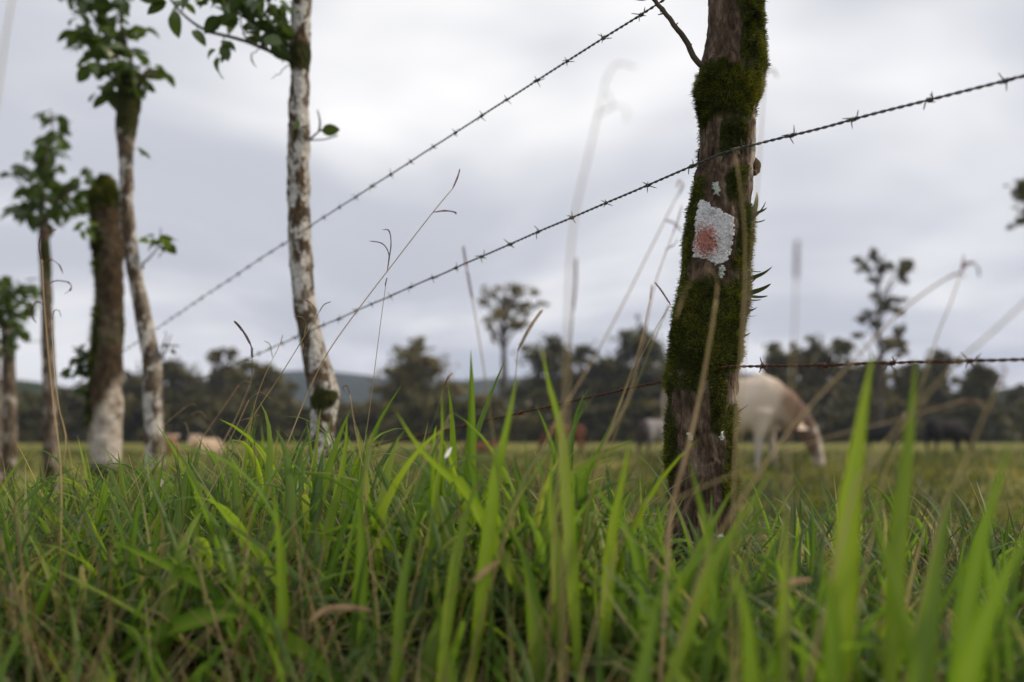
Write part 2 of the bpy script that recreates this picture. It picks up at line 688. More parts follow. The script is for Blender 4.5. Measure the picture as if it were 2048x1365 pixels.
# --- the mossy post
DA = 1.84
rowsA = [(-760, 1425, 1545), (-300, 1418, 1538), (0, 1411, 1530), (60, 1408, 1532), (120, 1404, 1532), (180, 1392, 1524), (240, 1394, 1514),
         (300, 1398, 1511), (340, 1393, 1509), (400, 1384, 1506), (450, 1374, 1506), (500, 1368, 1503), (560, 1362, 1497),
         (620, 1349, 1491), (700, 1340, 1482), (760, 1334, 1475), (800, 1336, 1472), (850, 1330, 1468), (900, 1330, 1468), (950, 1332, 1470),
         (1000, 1336, 1473), (1060, 1336, 1476), (1150, 1330, 1482), (1230, 1322, 1490)]
TA = Trunk(rowsA, DA)


def attrs_A(b, T, Z):
    rr = row_of(Z, DA)
    cx, r = TA.at(Z)
    u = np.sin(T)
    front = np.cos(T) > -0.25
    nz = 0.9 * fbm(b * np.array([24, 24, 14]), 4, 41)
    mk = np.zeros_like(Z)

    def patch(u0, u1, y0, y1, s=0.30, sy=42):
        return sstep(u0 - s, u0 + s, u) * (1 - sstep(u1 - s, u1 + s, u)) * sstep(y0 - sy, y0 + sy, rr) * (1 - sstep(y1 - sy, y1 + sy, rr))
    ps = [patch(-0.1, 2, -900, 150), patch(-2, 0.72, 140, 262), patch(0.5, 2, 60, 215), patch(-0.5, 0.6, 240, 335), patch(-0.2, 0.75, 325, 430),
          patch(-2, -0.78, 345, 560), patch(0.25, 2, 400, 570), patch(-2, 2, 555, 755), patch(-2, -0.25, 740, 790),
          patch(0.05, 0.62, 740, 880), patch(0.55, 2, 820, 1010), patch(-2, -0.86, 780, 960), patch(-0.1, 0.7, 1090, 1200)]
    for p_ in ps:
        mk = np.maximum(mk, p_)
    mk = np.where(front, mk, 0.5 + 0.5 * np.sin(Z * 9 + 1.2) * 0.6)
    moss = np.clip(mk * 0.95 + nz * 0.95 * (0.35 + mk * (1 - mk) * 3), 0, 1)
    pale = sstep(0.72, 0.9, u) * sstep(215, 250, rr) * (1 - sstep(330, 400, rr)) * front  # pale bare bark on the right edge, with its sunlit brightness painted in
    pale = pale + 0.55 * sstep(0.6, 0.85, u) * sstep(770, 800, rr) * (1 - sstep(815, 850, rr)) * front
    return {'moss': moss, 'pale': np.clip(pale, 0, 1) * (1 - moss)}


def disp_A(b, T, Z, A):
    q = b * np.array([1, 1, 0.35])
    bark = 0.007 * fbm(q * 35, 4, 51) + 0.007 * fbm(q * 120, 3, 52) + 0.006 * vnoise(b * 9, 53)
    ms = A['moss']
    return bark * (1 - 0.5 * ms) - 0.004 + ms * (0.000 + 0.0065 * np.clip(fbm(b * 42, 3, 54) + 0.3, 0, 1))


V, q, t, at = TA.build(0.004, 132, disp_A, attrs_A)
baseA = (TA.cx[0], DA, float(ground_z(TA.cx[0], DA)))
postA = thing('fence_post', 'thick mossy fence post with a white and red lichen patch', 'fence post', baseA)


def child(name, me, mat, parent):
    """mesh given in world coordinates becomes a part of a thing whose empty stands at its base"""
    o = link(name, me, mat, parent)
    if parent.parent is None:
        o.matrix_parent_inverse = Matrix.Translation(parent.location).inverted()
    return o


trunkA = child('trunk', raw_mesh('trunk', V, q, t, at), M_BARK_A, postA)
tag(child('moss', fuzz(TA, 95000, 0.004, 0.0125, 0.0005, 0.36, 61), M_MOSS, postA), kind='stuff', label='dark green moss cushions')

# lichen patch on the post: white crust with a red blotch
def patch_mesh(tr, outline, step, lift, seed, thick=0.0022):
    ol = np.array(outline, float)
    x0, y0 = ol.min(0) - 3
    x1, y1 = ol.max(0) + 3
    xs = np.arange(x0, x1, step)
    ys = np.arange(y0, y1, step)

    def inside(x, y):
        c = False
        j = len(ol) - 1
        for i in range(len(ol)):
            if (ol[i, 1] > y) != (ol[j, 1] > y) and x < (ol[j, 0] - ol[i, 0]) * (y - ol[i, 1]) / (ol[j, 1] - ol[i, 1]) + ol[i, 0]:
                c = not c
            j = i
        return c
    r = np.random.default_rng(seed)
    ok = np.zeros((len(ys), len(xs)), bool)
    for a, y in enumerate(ys):
        for b, x in enumerate(xs):
            jx = 2.4 * float(vnoise(np.array([x * 0.16, y * 0.16, 1.0]), seed))
            jy = 2.4 * float(vnoise(np.array([x * 0.16, y * 0.16, 9.0]), seed))
            jx += 1.6 * float(vnoise(np.array([x * 0.55, y * 0.55, 3.0]), seed))
            jy += 1.6 * float(vnoise(np.array([x * 0.55, y * 0.55, 7.0]), seed))
            ok[a, b] = inside(x + jx, y + jy)
    vid, V, PX, PY, CO = {}, [], [], [], []
    core = ok.astype(float)
    for _ in range(5):
        pd_ = np.pad(core, 1)
        core = (pd_[:-2, 1:-1] + pd_[2:, 1:-1] + pd_[1:-1, :-2] + pd_[1:-1, 2:] + 2 * core) / 6

    def vert(a, b, edge):
        k = (a, b)
        if k not in vid:
            x, y = x0 + b * step, y0 + a * step
            p, nn = tr.surf(x, y, 0)
            l_ = lift * (0.55 if edge else 1.0) + thick * 0.5 * float(fbm(np.array([x * 0.3, y * 0.3, 2.0]), 3, seed))
            vid[k] = len(V)
            V.append(p + nn * l_)
            CO.append(core[min(a, len(ys) - 1), min(b, len(xs) - 1)])
            PX.append((x - x0) / (x1 - x0))
            PY.append((y - y0) / (y1 - y0))
        return vid[k]
    Q = []
    for a in range(len(ys) - 1):
        for b in range(len(xs) - 1):
            if ok[a, b]:
                cor = [(a, b), (a + 1, b), (a + 1, b + 1), (a, b + 1)]
                ed = []
                for (i, j) in cor:
                    nb = [(i + di, j + dj) for di in (-1, 0) for dj in (-1, 0)]
                    ed.append(not all(0 <= i2 < len(ys) and 0 <= j2 < len(xs) and ok[i2, j2] for i2, j2 in nb))
                Q.append([vert(i, j, e_) for (i, j), e_ in zip(cor, ed)])
    return raw_mesh('lichen_patch', V, Q, None, {'pu': PX, 'pv': PY, 'core': CO})


m = Mat('lichen_white_red')
v1 = m.obj()
wn = m.ramp(m.noise(v1, 230, 6, 0.75), [(0.28, (0.16, 0.15, 0.15)), (0.37, (0.48, 0.48, 0.50)), (0.62, (0.66, 0.66, 0.68))])
du = m.math('SUBTRACT', m.attr('pu'), 0.32)
dv = m.math('SUBTRACT', m.attr('pv'), 0.64)
dist = m.math('SQRT', m.math('ADD', m.math('MULTIPLY', m.math('MULTIPLY', du, du), 7.0), m.math('MULTIPLY', m.math('MULTIPLY', dv, dv), 9.0)))
spk = m.noise(v1, 260, 5, 0.8)
redf = m.ramp(m.math('ADD', m.math('SUBTRACT', 1.05, dist), m.math('MULTIPLY', m.math('SUBTRACT', spk, 0.5), 3.2)), [(0.25, 0.0), (0.55, 0.9)])
redc = m.ramp(m.noise(v1, 150, 4), [(0.35, (0.16, 0.045, 0.028)), (0.55, (0.42, 0.12, 0.08)), (0.72, (0.13, 0.05, 0.03))])
crk = m.n('ShaderNodeTexVoronoi', feature='DISTANCE_TO_EDGE')
crk.inputs['Scale'].default_value = 170
m.l(v1, crk.inputs['Vector'])
lc = m.mix(m.ramp(crk.outputs['Distance'], [(0.0, 0.22), (0.06, 0.0)]), m.mix(redf, wn, redc), (0.13, 0.11, 0.095))
brk = m.ramp(m.math('ADD', m.attr('core'), m.math('MULTIPLY', m.math('SUBTRACT', m.noise(v1, 330, 5, 0.8), 0.5), 2.4)), [(0.36, 1.0), (0.50, 0.0)])
M_LICH = m.base(m.mix(brk, lc, (0.075, 0.048, 0.032)), 0.95, 0.1).bump(m.noise(v1, 200, 5, 0.7), 0.002, 0.4).m
m = Mat('lichen_pale')
M_LICH2 = m.base(m.ramp(m.noise(m.obj(), 260, 4), [(0.35, (0.26, 0.31, 0.27)), (0.6, (0.50, 0.55, 0.50))]), 0.95, 0.1).m
lp = child('lichen_patch', patch_mesh(TA, [(1398, 398), (1408, 404), (1418, 403), (1423, 416), (1436, 414), (1445, 424), (1468, 434), (1466, 468),
                                           (1463, 500), (1458, 516), (1447, 526), (1436, 530), (1424, 526), (1410, 518), (1388, 516), (1391, 480),
                                           (1394, 440)], 1.0, 0.0034, 71), M_LICH, postA)
lp['label'] = 'white crusty lichen with red blotch'
for ol in ([(1423, 364), (1436, 362), (1440, 378), (1436, 390), (1427, 388), (1424, 376)], [(1440, 530), (1450, 528), (1449, 550), (1440, 556), (1436, 545)],
           [(1422, 1072), (1448, 1068), (1450, 1090), (1436, 1100), (1422, 1096)], [(1372, 868), (1382, 866), (1383, 880), (1375, 882)],
           [(1440, 862), (1446, 862), (1446, 882), (1441, 884)]):
    child('lichen_patch', patch_mesh(TA, ol, 1.3, 0.003, int(ol[0][0])), M_LICH2, postA)

# knot on the right edge, dark notch, twig
def blob(c, r, seed, amp=0.35, sub=3):
    bm = bmesh.new()
    bmesh.ops.create_icosphere(bm, subdivisions=sub, radius=1.0)
    for v_ in bm.verts:
        p = np.array(v_.co)
        k = 1 + amp * float(fbm(p * 1.7 + seed, 3, seed))
        v_.co = Vector(p * k * np.asarray(r) + np.asarray(c))
    for f in bm.faces:
        f.smooth = True
    me = bpy.data.meshes.new('blob')
    bm.to_mesh(me)
    bm.free()
    return me


kc = px(1510, 333, DA)
child('knot', blob(kc, (0.011, 0.012, 0.016), 5), M_BARK_A, postA)
kc = px(1502, 365, DA)
child('knot', blob(kc + np.array([0.004, -0.01, 0.016]), (0.006, 0.006, 0.006), 8), M_BARK_A, postA)


def path_tube(pts, r0, r1, n=24, seg=7, wob=0.0, seed=1):
    P = smooth_path(pts, n)
    if wob:
        P = P + wob * np.stack([vnoise(np.stack([np.arange(n) * 0.6 + 3 * k, np.full(n, seed), np.zeros(n)], -1), k) for k in range(3)], -1)
    rr = np.linspace(r0, r1, n)
    return tube(P, rr, seg)


mb = MB()
v_, q_, t_ = path_tube([px(1412, 138, DA - .01), px(1393, 122, DA - .015), px(1372, 84, DA - .02), px(1348, 50, DA - .03), px(1318, 12, DA - .03),
                        px(1290, -25, DA - .03), px(1262, -80, DA)], 0.0062, 0.0028, 40, 8, 0.0012)
mb.add(v_, q_, t_)
for (a, b) in (((1319, 14), (1322, 26)), ((1328, 27), (1316, 30)), ((1350, 52), (1356, 46)), ((1378, 95), (1384, 88))):
    v_, q_, t_ = path_tube([px(*a, DA - .03), px(*b, DA - .035)], 0.002, 0.0008, 4, 5)
    mb.add(v_, q_, t_)
v_, q_, t_ = path_tube([px(1304, -5, DA - .03), px(1285, 0, DA - .04), px(1262, -2, DA - .05)], 0.0024, 0.0012, 12, 6)
mb.add(v_, q_, t_)
child('branch', mb.mesh('branch'), M_TWIG, postA)

m = Mat('staple')
M_STAPLE = m.base((0.06, 0.045, 0.038), 0.6, 0.4).m
for (sx, sy) in ((1447, 314),):
    c0, nn = TA.surf(sx, sy, 0.012)
    pts = [c0 + np.array([-0.001, 0.02, 0.007]), c0 + np.array([0, 0, 0.006]), c0 + np.array([0, -0.003, 0.0]), c0 + np.array([0, 0, -0.006]), c0 + np.array([0.001, 0.02, -0.007])]
    v_, q_, t_ = path_tube(pts, 0.0014, 0.0014, 14, 6)
    child('staple', raw_mesh('staple', v_, q_, t_), M_STAPLE, postA)

# small strap leaves of an epiphyte along the right side of the post
def strap_mesh(name, L_, Wd, fold=0.25, droop=0.5, n=8, tip=0.6, base_w=0.5):
    ts = np.linspace(0, 1, n)
    w = Wd * 0.5 * np.clip(np.minimum(base_w + ts * 3, 1), 0, 1) * np.clip((1 - ts) ** tip * 1.25, 0, 1)
    ang = -droop * ts ** 1.4
    dx = np.cumsum(np.r_[0, np.cos(ang[:-1])]) * L_ / (n - 1)
    dz = np.cumsum(np.r_[0, np.sin(ang[:-1])]) * L_ / (n - 1)
    c = np.stack([dx, 0 * ts, dz], -1)
    l_ = c + np.stack([0 * ts, w, fold * w], -1)
    r_ = c + np.stack([0 * ts, -w, fold * w], -1)
    V = np.stack([l_, c, r_], 1).reshape(-1, 3)
    i = np.arange(n - 1) * 3
    q = np.concatenate([np.stack([i, i + 1, i + 4, i + 3], -1), np.stack([i + 1, i + 2, i + 5, i + 4], -1)])
    rib = np.tile([0.0, 1.0, 0.0], n)
    return V, q, rib


M_EPI = leaf_material('epiphyte_leaf', [(0, (0.030, 0.040, 0.016)), (0.6, (0.075, 0.090, 0.035)), (1, (0.11, 0.16, 0.03))], f=0.2)
V, q, rib = strap_mesh('l', 1.0, 0.22, 0.35, -0.8, 10, 0.45)
epi_me = [raw_mesh('epiphyte_leaf', V, q, None, {'hue': np.full(len(V), h), 'rib': rib * 0.2}) for h in (0.25, 0.5, 0.8)]
for me in epi_me:
    me.materials.append(M_EPI)


def oriented(o, p, direction, scale, roll=0.0, up=(0, 0, 1)):
    d = Vector([float(c) for c in direction]).normalized()
    qd = d.to_track_quat('X', 'Z')
    M_ = Matrix.Translation(Vector([float(c) for c in p])) @ qd.to_matrix().to_4x4() @ Matrix.Rotation(roll, 4, 'X') @ Matrix.Scale(scale, 4)
    return M_


def place_leaf(me, parent, p, direction, scale, roll=0.0, name='leaf'):
    o = bpy.data.objects.new(name, me)
    col.objects.link(o)
    o.parent = parent
    if parent.parent is None:
        o.matrix_parent_inverse = Matrix.Translation(parent.location).inverted()
    o.matrix_basis = oriented(o, p, direction, scale, roll)
    return o


epis = [((1500, 448), (1522, 400), 0), ((1503, 430), (1530, 424), 1), ((1500, 444), (1532, 420), 0), ((1500, 446), (1522, 448), 0),
        ((1488, 562), (1538, 552), 1), ((1488, 575), (1518, 560), 1), ((1490, 590), (1534, 581), 0), ((1490, 592), (1524, 600), 0),
        ((1488, 598), (1512, 606), 0), ((1490, 625), (1512, 622), 0), ((1490, 632), (1508, 636), 0), ((1495, 540), (1514, 548), 0),
        ((1480, 675), (1500, 672), 2), ((1462, 660), (1478, 675), 1), ((1464, 500), (1474, 525), 2), ((1470, 505), (1478, 535), 1),
        ((1470, 540), (1478, 530), 1), ((1476, 410), (1496, 394), 1), ((1476, 412), (1486, 424), 1), ((1405, 668), (1396, 678), 1),
        ((1470, 825), (1494, 818), 2), ((1470, 828), (1486, 822), 1), ((1336, 850), (1318, 842), 2), ((1470, 545), (1460, 532), 1)]
rr = random.Random(4)
for (a, b, h) in epis:
    pa = px(*a, DA - 0.045)
    ex = 1.35 if b[0] > a[0] else 1.0
    b = (a[0] + (b[0] - a[0]) * ex, a[1] + (b[1] - a[1]) * ex)
    pb = px(*b, DA - 0.045 + rr.uniform(-0.012, 0.012))
    place_leaf(epi_me[h], postA, pa, pb - pa, float(np.linalg.norm(pb - pa)) * 1.02, rr.uniform(-0.9, 0.9))

# --- the mottled pale tree post behind it
DB = 3.42
rowsB = [(-500, 596, 634), (-250, 590, 628), (0, 583, 623), (60, 581, 621), (110, 581, 621), (150, 583, 618), (220, 577, 619), (300, 575, 619), (400, 574, 619),
         (480, 577, 623), (560, 582, 626), (620, 588, 633), (680, 598, 645), (730, 608, 660), (765, 615, 675), (790, 619, 680), (810, 622, 679),
         (830, 622, 671), (880, 620, 670), (950, 612, 660), (1000, 604, 650), (1120, 596, 646)]
TB = Trunk(rowsB, DB)


def attrs_B(b, T, Z):
    rr_ = row_of(Z, DB)
    nz = fbm(b * np.array([14, 14, 9]), 4, 81)
    moss = 0.9 * np.exp(-((rr_ - 118) / 32) ** 2) + 0.55 * np.exp(-((rr_ - 285) / 30) ** 2) * (np.sin(T) > -0.2) + 0.6 * np.exp(-((rr_ - 800) / 22) ** 2)
    moss = np.clip(moss + 1.0 * nz, 0, 1) * 0.85
    return {'moss': moss, 'pale': np.clip(0.35 * sstep(0.45, 0.95, np.sin(T)) + 1.1 * nz - 0.15, 0, 0.7) * (moss < 0.35)}  # the right side is whitened to paint in the light falling on it


def disp_B(b, T, Z, A):
    q = b * np.array([1, 1, 0.5])
    return 0.006 * fbm(q * 22, 4, 91) + 0.004 * A['moss'] + 0.003 * vnoise(b * 60, 92)


V, q, t, at = TB.build(0.008, 64, disp_B, attrs_B)
treeB = thing('fence_tree', 'slender pale mottled tree post kinked near its foot, holding the wires', 'tree', (TB.cx[0], DB, float(ground_z(TB.cx[0], DB))))
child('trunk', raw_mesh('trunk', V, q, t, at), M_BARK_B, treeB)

# broad oval leaf
def oval_leaf(name, hue, L_=1.0, Wd=0.62, fold=0.25, droop=0.5):
    n = 7
    ts = np.linspace(0, 1, n)
    w = Wd * 0.5 * np.sin(np.pi * np.clip(ts, 0.0, 1) ** 0.85) ** 0.75
    w[0], w[-1] = 0.02, 0.005
    ang = -droop * ts
    dx = np.cumsum(np.r_[0, np.cos(ang[:-1])]) / (n - 1) * L_
    dz = np.cumsum(np.r_[0, np.sin(ang[:-1])]) / (n - 1) * L_
    c = np.stack([dx, 0 * ts, dz], -1)
    l_ = c + np.stack([0 * ts, w, fold * w], -1)
    r_ = c + np.stack([0 * ts, -w, fold * w], -1)
    V = np.stack([l_, c, r_], 1).reshape(-1, 3)
    i = np.arange(n - 1) * 3
    q = np.concatenate([np.stack([i, i + 1, i + 4, i + 3], -1), np.stack([i + 1, i + 2, i + 5, i + 4], -1)])
    return raw_mesh(name, V, q, None, {'hue': np.full(len(V), hue), 'rib': np.tile([0.0, 0.25, 0.0], n)})


M_OVAL = leaf_material('broad_leaf', [(0.0, (0.018, 0.034, 0.012)), (0.5, (0.040, 0.072, 0.018)), (0.8, (0.080, 0.130, 0.026)), (1.0, (0.17, 0.25, 0.04))],
                       trans_gain=1.5, f=0.33, rough=0.35, spec=0.45)
oval = []
for k, (h, wd, fo, dr) in enumerate([(0.2, .62, .2, .4), (0.45, .56, .35, .8), (0.6, .66, .15, .2), (0.75, .5, .4, 1.1), (0.95, .5, .3, .5), (0.32, .44, .5, .7)]):
    me = oval_leaf('leaf', h, Wd=wd, fold=fo, droop=dr)
    me.materials.append(M_OVAL)
    oval.append(me)

mb = MB()
br = [[(582, 124), (550, 108), (520, 95), (480, 78), (440, 68), (395, 52), (355, 18), (330, -20), (300, -70)],
      [(584, 96), (548, 70), (510, 50), (470, 20), (440, -30)], [(500, 88), (485, 60), (478, 30), (470, -10)],
      [(582, 60), (555, 30), (520, -10)], [(395, 52), (398, 72)], [(450, 70), (440, 100), (432, 118)], [(520, 95), (505, 108)],
      [(580, 128), (560, 145), (545, 158)]]
for k, b_ in enumerate(br):
    pts = [px(x, y, DB - 0.10 * (i / max(len(b_) - 1, 1)) * (1 if k % 2 else -1.2)) for i, (x, y) in enumerate(b_)]
    r0 = [0.008, 0.006, 0.0035, 0.005, 0.002, 0.002, 0.002, 0.0022][k]
    v_, q_, t_ = path_tube(pts, r0, r0 * 0.4, 22, 6, 0.004, k)
    mb.add(v_, q_, t_)
branchB = child('branch', mb.mesh('branch'), M_TWIG, treeB)
mb = MB()
for k, b_ in enumerate([[(618, 282), (628, 272), (640, 262), (648, 259)], [(638, 264), (640, 244), (635, 220)], [(622, 281), (650, 279), (676, 271)]]):
    v_, q_, t_ = path_tube([px(x, y, DB - 0.03) for x, y in b_], 0.0045 if k < 2 else 0.0025, 0.0022, 14, 6)
    mb.add(v_, q_, t_)
twigB = child('branch', mb.mesh('branch'), M_TWIG, treeB)
rr = random.Random(12)
# (x, y of stalk end, x, y of tip)
lv = [((352, 22), (348, 76)), ((384, 62), (415, 86)), ((432, 100), (405, 115)), ((446, 88), (456, 124)), ((440, 116), (426, 164)), ((505, 104), (500, 138)),
      ((450, 84), (478, 98)), ((643, 262), (680, 259)), ((592, 238), (596, 266)), ((440, 84), (470, 92)), ((458, 98), (440, 126))]
for (a, b) in lv:
    dd = DB - 0.06
    pa, pb = px(*a, dd), px(*b, dd + rr.uniform(-0.02, 0.02))
    place_leaf(oval[2 if rr.random() < .5 else 3], twigB if a[0] > 600 else branchB, pa, pb - pa, float(np.linalg.norm(pb - pa)), rr.uniform(0.9, 1.4) * rr.choice((-1, 1)))
for k in range(120):
    cx_, cy_, rx_, ry_ = rr.choice([(545, 25, 36, 28), (555, 68, 22, 26), (505, 40, 34, 22), (470, 18, 36, 20), (420, 5, 40, 16), (350, -10, 35, 20), (535, 80, 24, 14),
                                    (500, -20, 60, 22), (560, 0, 25, 30)])
    a = (min(cx_ + rr.uniform(-1, 1) * rx_, 577), cy_ + rr.uniform(-1, 1) * ry_)
    dd = DB + rr.uniform(-0.16, 0.12)
    ang = rr.uniform(0, 6.28)
    pa = px(*a, dd)
    dr = (math.cos(ang), math.sin(ang) * 0.8, rr.uniform(-1.0, 0.25))
    place_leaf(oval[rr.choice((0, 0, 1, 5, 2))], branchB, pa, dr, rr.uniform(0.05, 0.085), rr.uniform(-1.2, 1.2))

# --- posts farther along the fence
def far_post(name, label, cat, rows, d, mossf, palef, mat, amp=0.006, ztop=None, cap=0.0, seed=100):
    T_ = Trunk(rows, d, ztop)

    def attrs(b, T, Z):
        rr_ = row_of(Z, d)
        nz = fbm(b * np.array([10, 10, 7]), 4, seed)
        u = np.sin(T)
        pl = np.clip(palef(rr_, u) + 0.5 * nz, 0, 1)  # on the leafy posts palef paints the sunward right side lighter
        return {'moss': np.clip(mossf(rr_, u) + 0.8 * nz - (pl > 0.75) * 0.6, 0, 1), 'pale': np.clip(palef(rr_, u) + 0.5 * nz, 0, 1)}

    def disp(b, T, Z, A):
        return amp * fbm(b * 14, 4, seed + 3) + amp * 0.9 * A['moss'] * (0.6 + fbm(b * 40, 3, seed + 5))
    V, q, t, at = T_.build(0.012, 48, disp, attrs, cap)
    th = thing(name, label, cat, (T_.cx[0], d, float(ground_z(T_.cx[0], d))))
    child('trunk', raw_mesh('trunk', V, q, t, at), mat, th)
    return th, T_


DD, DC, DE, DF = 5.0, 5.75, 7.7, 9.3
rowsD = [(150, 246, 276), (190, 240, 281), (220, 234, 276), (250, 232, 273), (290, 236, 268), (330, 238, 266), (400, 241, 266), (440, 243, 270), (480, 246, 273), (530, 253, 279),
         (560, 258, 285), (640, 272, 304), (690, 280, 313), (720, 285, 321), (760, 287, 324), (800, 288, 325), (900, 290, 327), (960, 292, 326), (1100, 292, 328)]
treeD, TD = far_post('fence_tree', 'bent pale tree post with tufted leafy top beside the moss-topped stump', 'tree', rowsD, DD,
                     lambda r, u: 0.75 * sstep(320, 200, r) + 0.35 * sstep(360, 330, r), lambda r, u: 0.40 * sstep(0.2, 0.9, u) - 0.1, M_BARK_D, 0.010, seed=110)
rowsC = [(358, 196, 226), (375, 190, 231), (400, 186, 236), (450, 187, 241), (500, 190, 246), (600, 195, 247), (680, 191, 245), (740, 184, 243), (800, 179, 243), (860, 180, 243),
         (930, 182, 241), (1000, 178, 244), (1080, 172, 250)]
postC, TC = far_post('fence_post', 'dark mossy stump post with whitish lower trunk behind the wires', 'fence post', rowsC, DC,
                     lambda r, u: 0.75 * sstep(470, 380, r) + 0.45 * sstep(-0.2, -0.9, u) + 0.25, lambda r, u: 1.25 * sstep(785, 850, r + 60 * u) * sstep(945, 905, r), M_BARK_C, 0.016, cap=0.10, seed=120)
tag(child('moss', fuzz(TC, 6000, 0.014, 0.040, 0.0022, 0.45, 63), M_MOSS, postC), kind='stuff')
rowsE = [(430, 76, 96), (520, 80, 101), (600, 83, 104), (700, 85, 108), (800, 88, 112), (900, 88, 114), (980, 88, 116), (1080, 88, 118)]
treeE, TE = far_post('fence_tree', 'thin straight dark-stemmed tree with bushy top and one leaning leader', 'tree', rowsE, DE,
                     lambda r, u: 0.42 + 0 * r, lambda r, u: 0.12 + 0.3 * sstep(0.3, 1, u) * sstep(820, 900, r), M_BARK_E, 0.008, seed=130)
rowsF = [(640, 2, 26), (720, 4, 29), (800, 5, 31), (900, 6, 33), (980, 6, 34), (1060, 6, 36)]
treeF, TF = far_post('fence_tree', 'pale trunk under a drooping green crown by the dark wooded hill', 'tree', rowsF, DF,
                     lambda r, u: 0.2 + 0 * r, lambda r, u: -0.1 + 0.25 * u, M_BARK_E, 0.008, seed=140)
rowsG = [(640, -24, -6), (760, -20, 0), (860, -17, 4), (960, -15, 7), (1060, -14, 10)]
treeG, TG = far_post('fence_tree', 'pale slim trunk close behind the drooping crowned tree', 'tree', rowsG, 10.6,
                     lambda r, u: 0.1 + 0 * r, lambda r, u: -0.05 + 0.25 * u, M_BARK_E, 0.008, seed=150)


def crown(tree, d, clumps, n, size, seed, hues, spread=0.2, limbs=(), sr=0.012, down=0.35):
    rr = random.Random(seed)
    if limbs:
        mb = MB()
        for b_ in limbs:
            pts = [px(x, y, d + rr.uniform(-.3, .3) * spread) for (x, y) in b_]
            pts[0] = px(*b_[0], d)
            v_, q_, t_ = path_tube(pts, sr, sr * 0.35, 14, 6, 0.01, rr.randint(0, 99))
            mb.add(v_, q_, t_)
        tree = child('branch', mb.mesh('branch'), M_TWIG, tree)
    tot = sum(c[2] * c[3] for c in clumps)
    for c in clumps:
        for k in range(max(3, round(n * c[2] * c[3] / tot))):
            while True:
                a, b, e_ = (rr.uniform(-1, 1) for _ in range(3))
                if a * a + b * b + e_ * e_ <= 1:
                    break
            p = px(c[0] + a * c[2], c[1] + b * c[3], d + e_ * spread)
            ang = rr.uniform(0, 6.28)
            dr = (math.cos(ang) + 0.5 * a, math.sin(ang) * 0.8 + 0.4 * e_, rr.uniform(-1.0, 1.0) * 0.6 - down * 0.5 - 0.3 * b)
            place_leaf(oval[rr.choice(hues)], tree, p, dr, size * rr.uniform(0.65, 1.2), rr.uniform(-1.0, 1.0))


crown(treeD, DD, [(165, 15, 28, 26), (210, 30, 32, 26), (240, 60, 30, 24), (185, 90, 32, 24), (215, 115, 36, 26), (255, 120, 28, 28), (290, 140, 24, 16), (318, 146, 14, 10),
                  (255, 165, 30, 24), (212, 180, 20, 20), (168, 130, 16, 16), (300, 165, 14, 14), (150, -20, 40, 20), (230, -10, 40, 24), (290, 60, 12, 16), (160, 55, 12, 14)],
      190, 0.108, 31, (0, 1, 1, 2, 5, 3), 0.22,
      [[(258, 195), (244, 140), (212, 70), (175, 10), (150, -60)], [(262, 195), (262, 130), (245, 60), (235, -40)], [(264, 190), (286, 152), (318, 142)], [(250, 180), (215, 150), (180, 110)]])
crown(treeD, DD, [(318, 482, 20, 14), (330, 490, 14, 9), (275, 294, 8, 6)], 16, 0.075, 33, (2, 3, 4), 0.05, [[(282, 540), (300, 515), (318, 482), (320, 455)]], 0.006)
crown(treeD, DD, [(322, 700, 10, 14), (340, 690, 8, 10)], 6, 0.05, 37, (0, 1), 0.05, [[(312, 730), (325, 700), (330, 660)], [(315, 728), (332, 700), (342, 670)]], 0.006)
crown(postC, DC, [(198, 468, 12, 11)], 10, 0.08, 35, (4, 3), 0.03)
for o in [c for c in postC.children if c.name.startswith('leaf')]:
    o.location.y -= 0.17
crown(postC, DC, [(170, 725, 18, 26), (150, 745, 14, 14), (180, 780, 12, 18), (162, 700, 10, 8)], 60, 0.07, 36, (0, 0, 1, 5), 0.06)
crown(treeE, DE, [(104, 232, 14, 12), (120, 262, 18, 14), (95, 285, 18, 16), (120, 305, 12, 10), (78, 320, 20, 18), (52, 345, 20, 14), (22, 350, 12, 8), (60, 385, 28, 20), (105, 380, 28, 22),
                  (140, 400, 24, 20), (170, 345, 12, 12), (160, 370, 12, 14), (80, 425, 34, 22), (130, 430, 22, 16), (48, 420, 18, 18), (100, 345, 20, 18), (172, 400, 10, 10)],
      205, 0.14, 41, (0, 1, 2, 5, 3, 1), 0.3,
      [[(86, 450), (86, 380), (96, 300), (108, 225)], [(86, 440), (60, 390), (28, 350)], [(88, 430), (130, 390), (172, 335)]], 0.014)
crown(treeF, DF, [(30, 572, 26, 16), (60, 585, 18, 10), (8, 600, 26, 22), (40, 612, 26, 22), (15, 640, 22, 24), (38, 650, 12, 24), (45, 690, 12, 8), (-20, 590, 30, 30), (-10, 640, 24, 24), (8, 680, 16, 14)],
      170, 0.145, 51, (1, 2, 2, 3, 5, 0), 0.35, [[(16, 650), (20, 610), (38, 570)], [(14, 660), (-10, 600), (-30, 570)]], 0.016)
crown(treeG, 10.6, [(-40, 590, 36, 26), (-60, 630, 30, 26), (-25, 560, 26, 18)], 60, 0.12, 52, (1, 2, 5, 0), 0.35, [[(-15, 650), (-30, 600), (-40, 560)]], 0.016)

# ------------------------------------------------------------------ barbed wires
m = Mat('wire_grey')
M_WIRE = m.base(m.ramp(m.noise(m.obj(), 140, 4), [(0.35, (0.035, 0.036, 0.034)), (0.6, (0.085, 0.088, 0.082)), (0.75, (0.10, 0.065, 0.045))]), 0.6, 0.4).m
m = Mat('wire_rust')
M_RUST = m.base(m.ramp(m.noise(m.obj(), 180, 5), [(0.3, (0.035, 0.018, 0.012)), (0.55, (0.095, 0.042, 0.026)), (0.75, (0.15, 0.075, 0.045))]), 0.85, 0.2).m


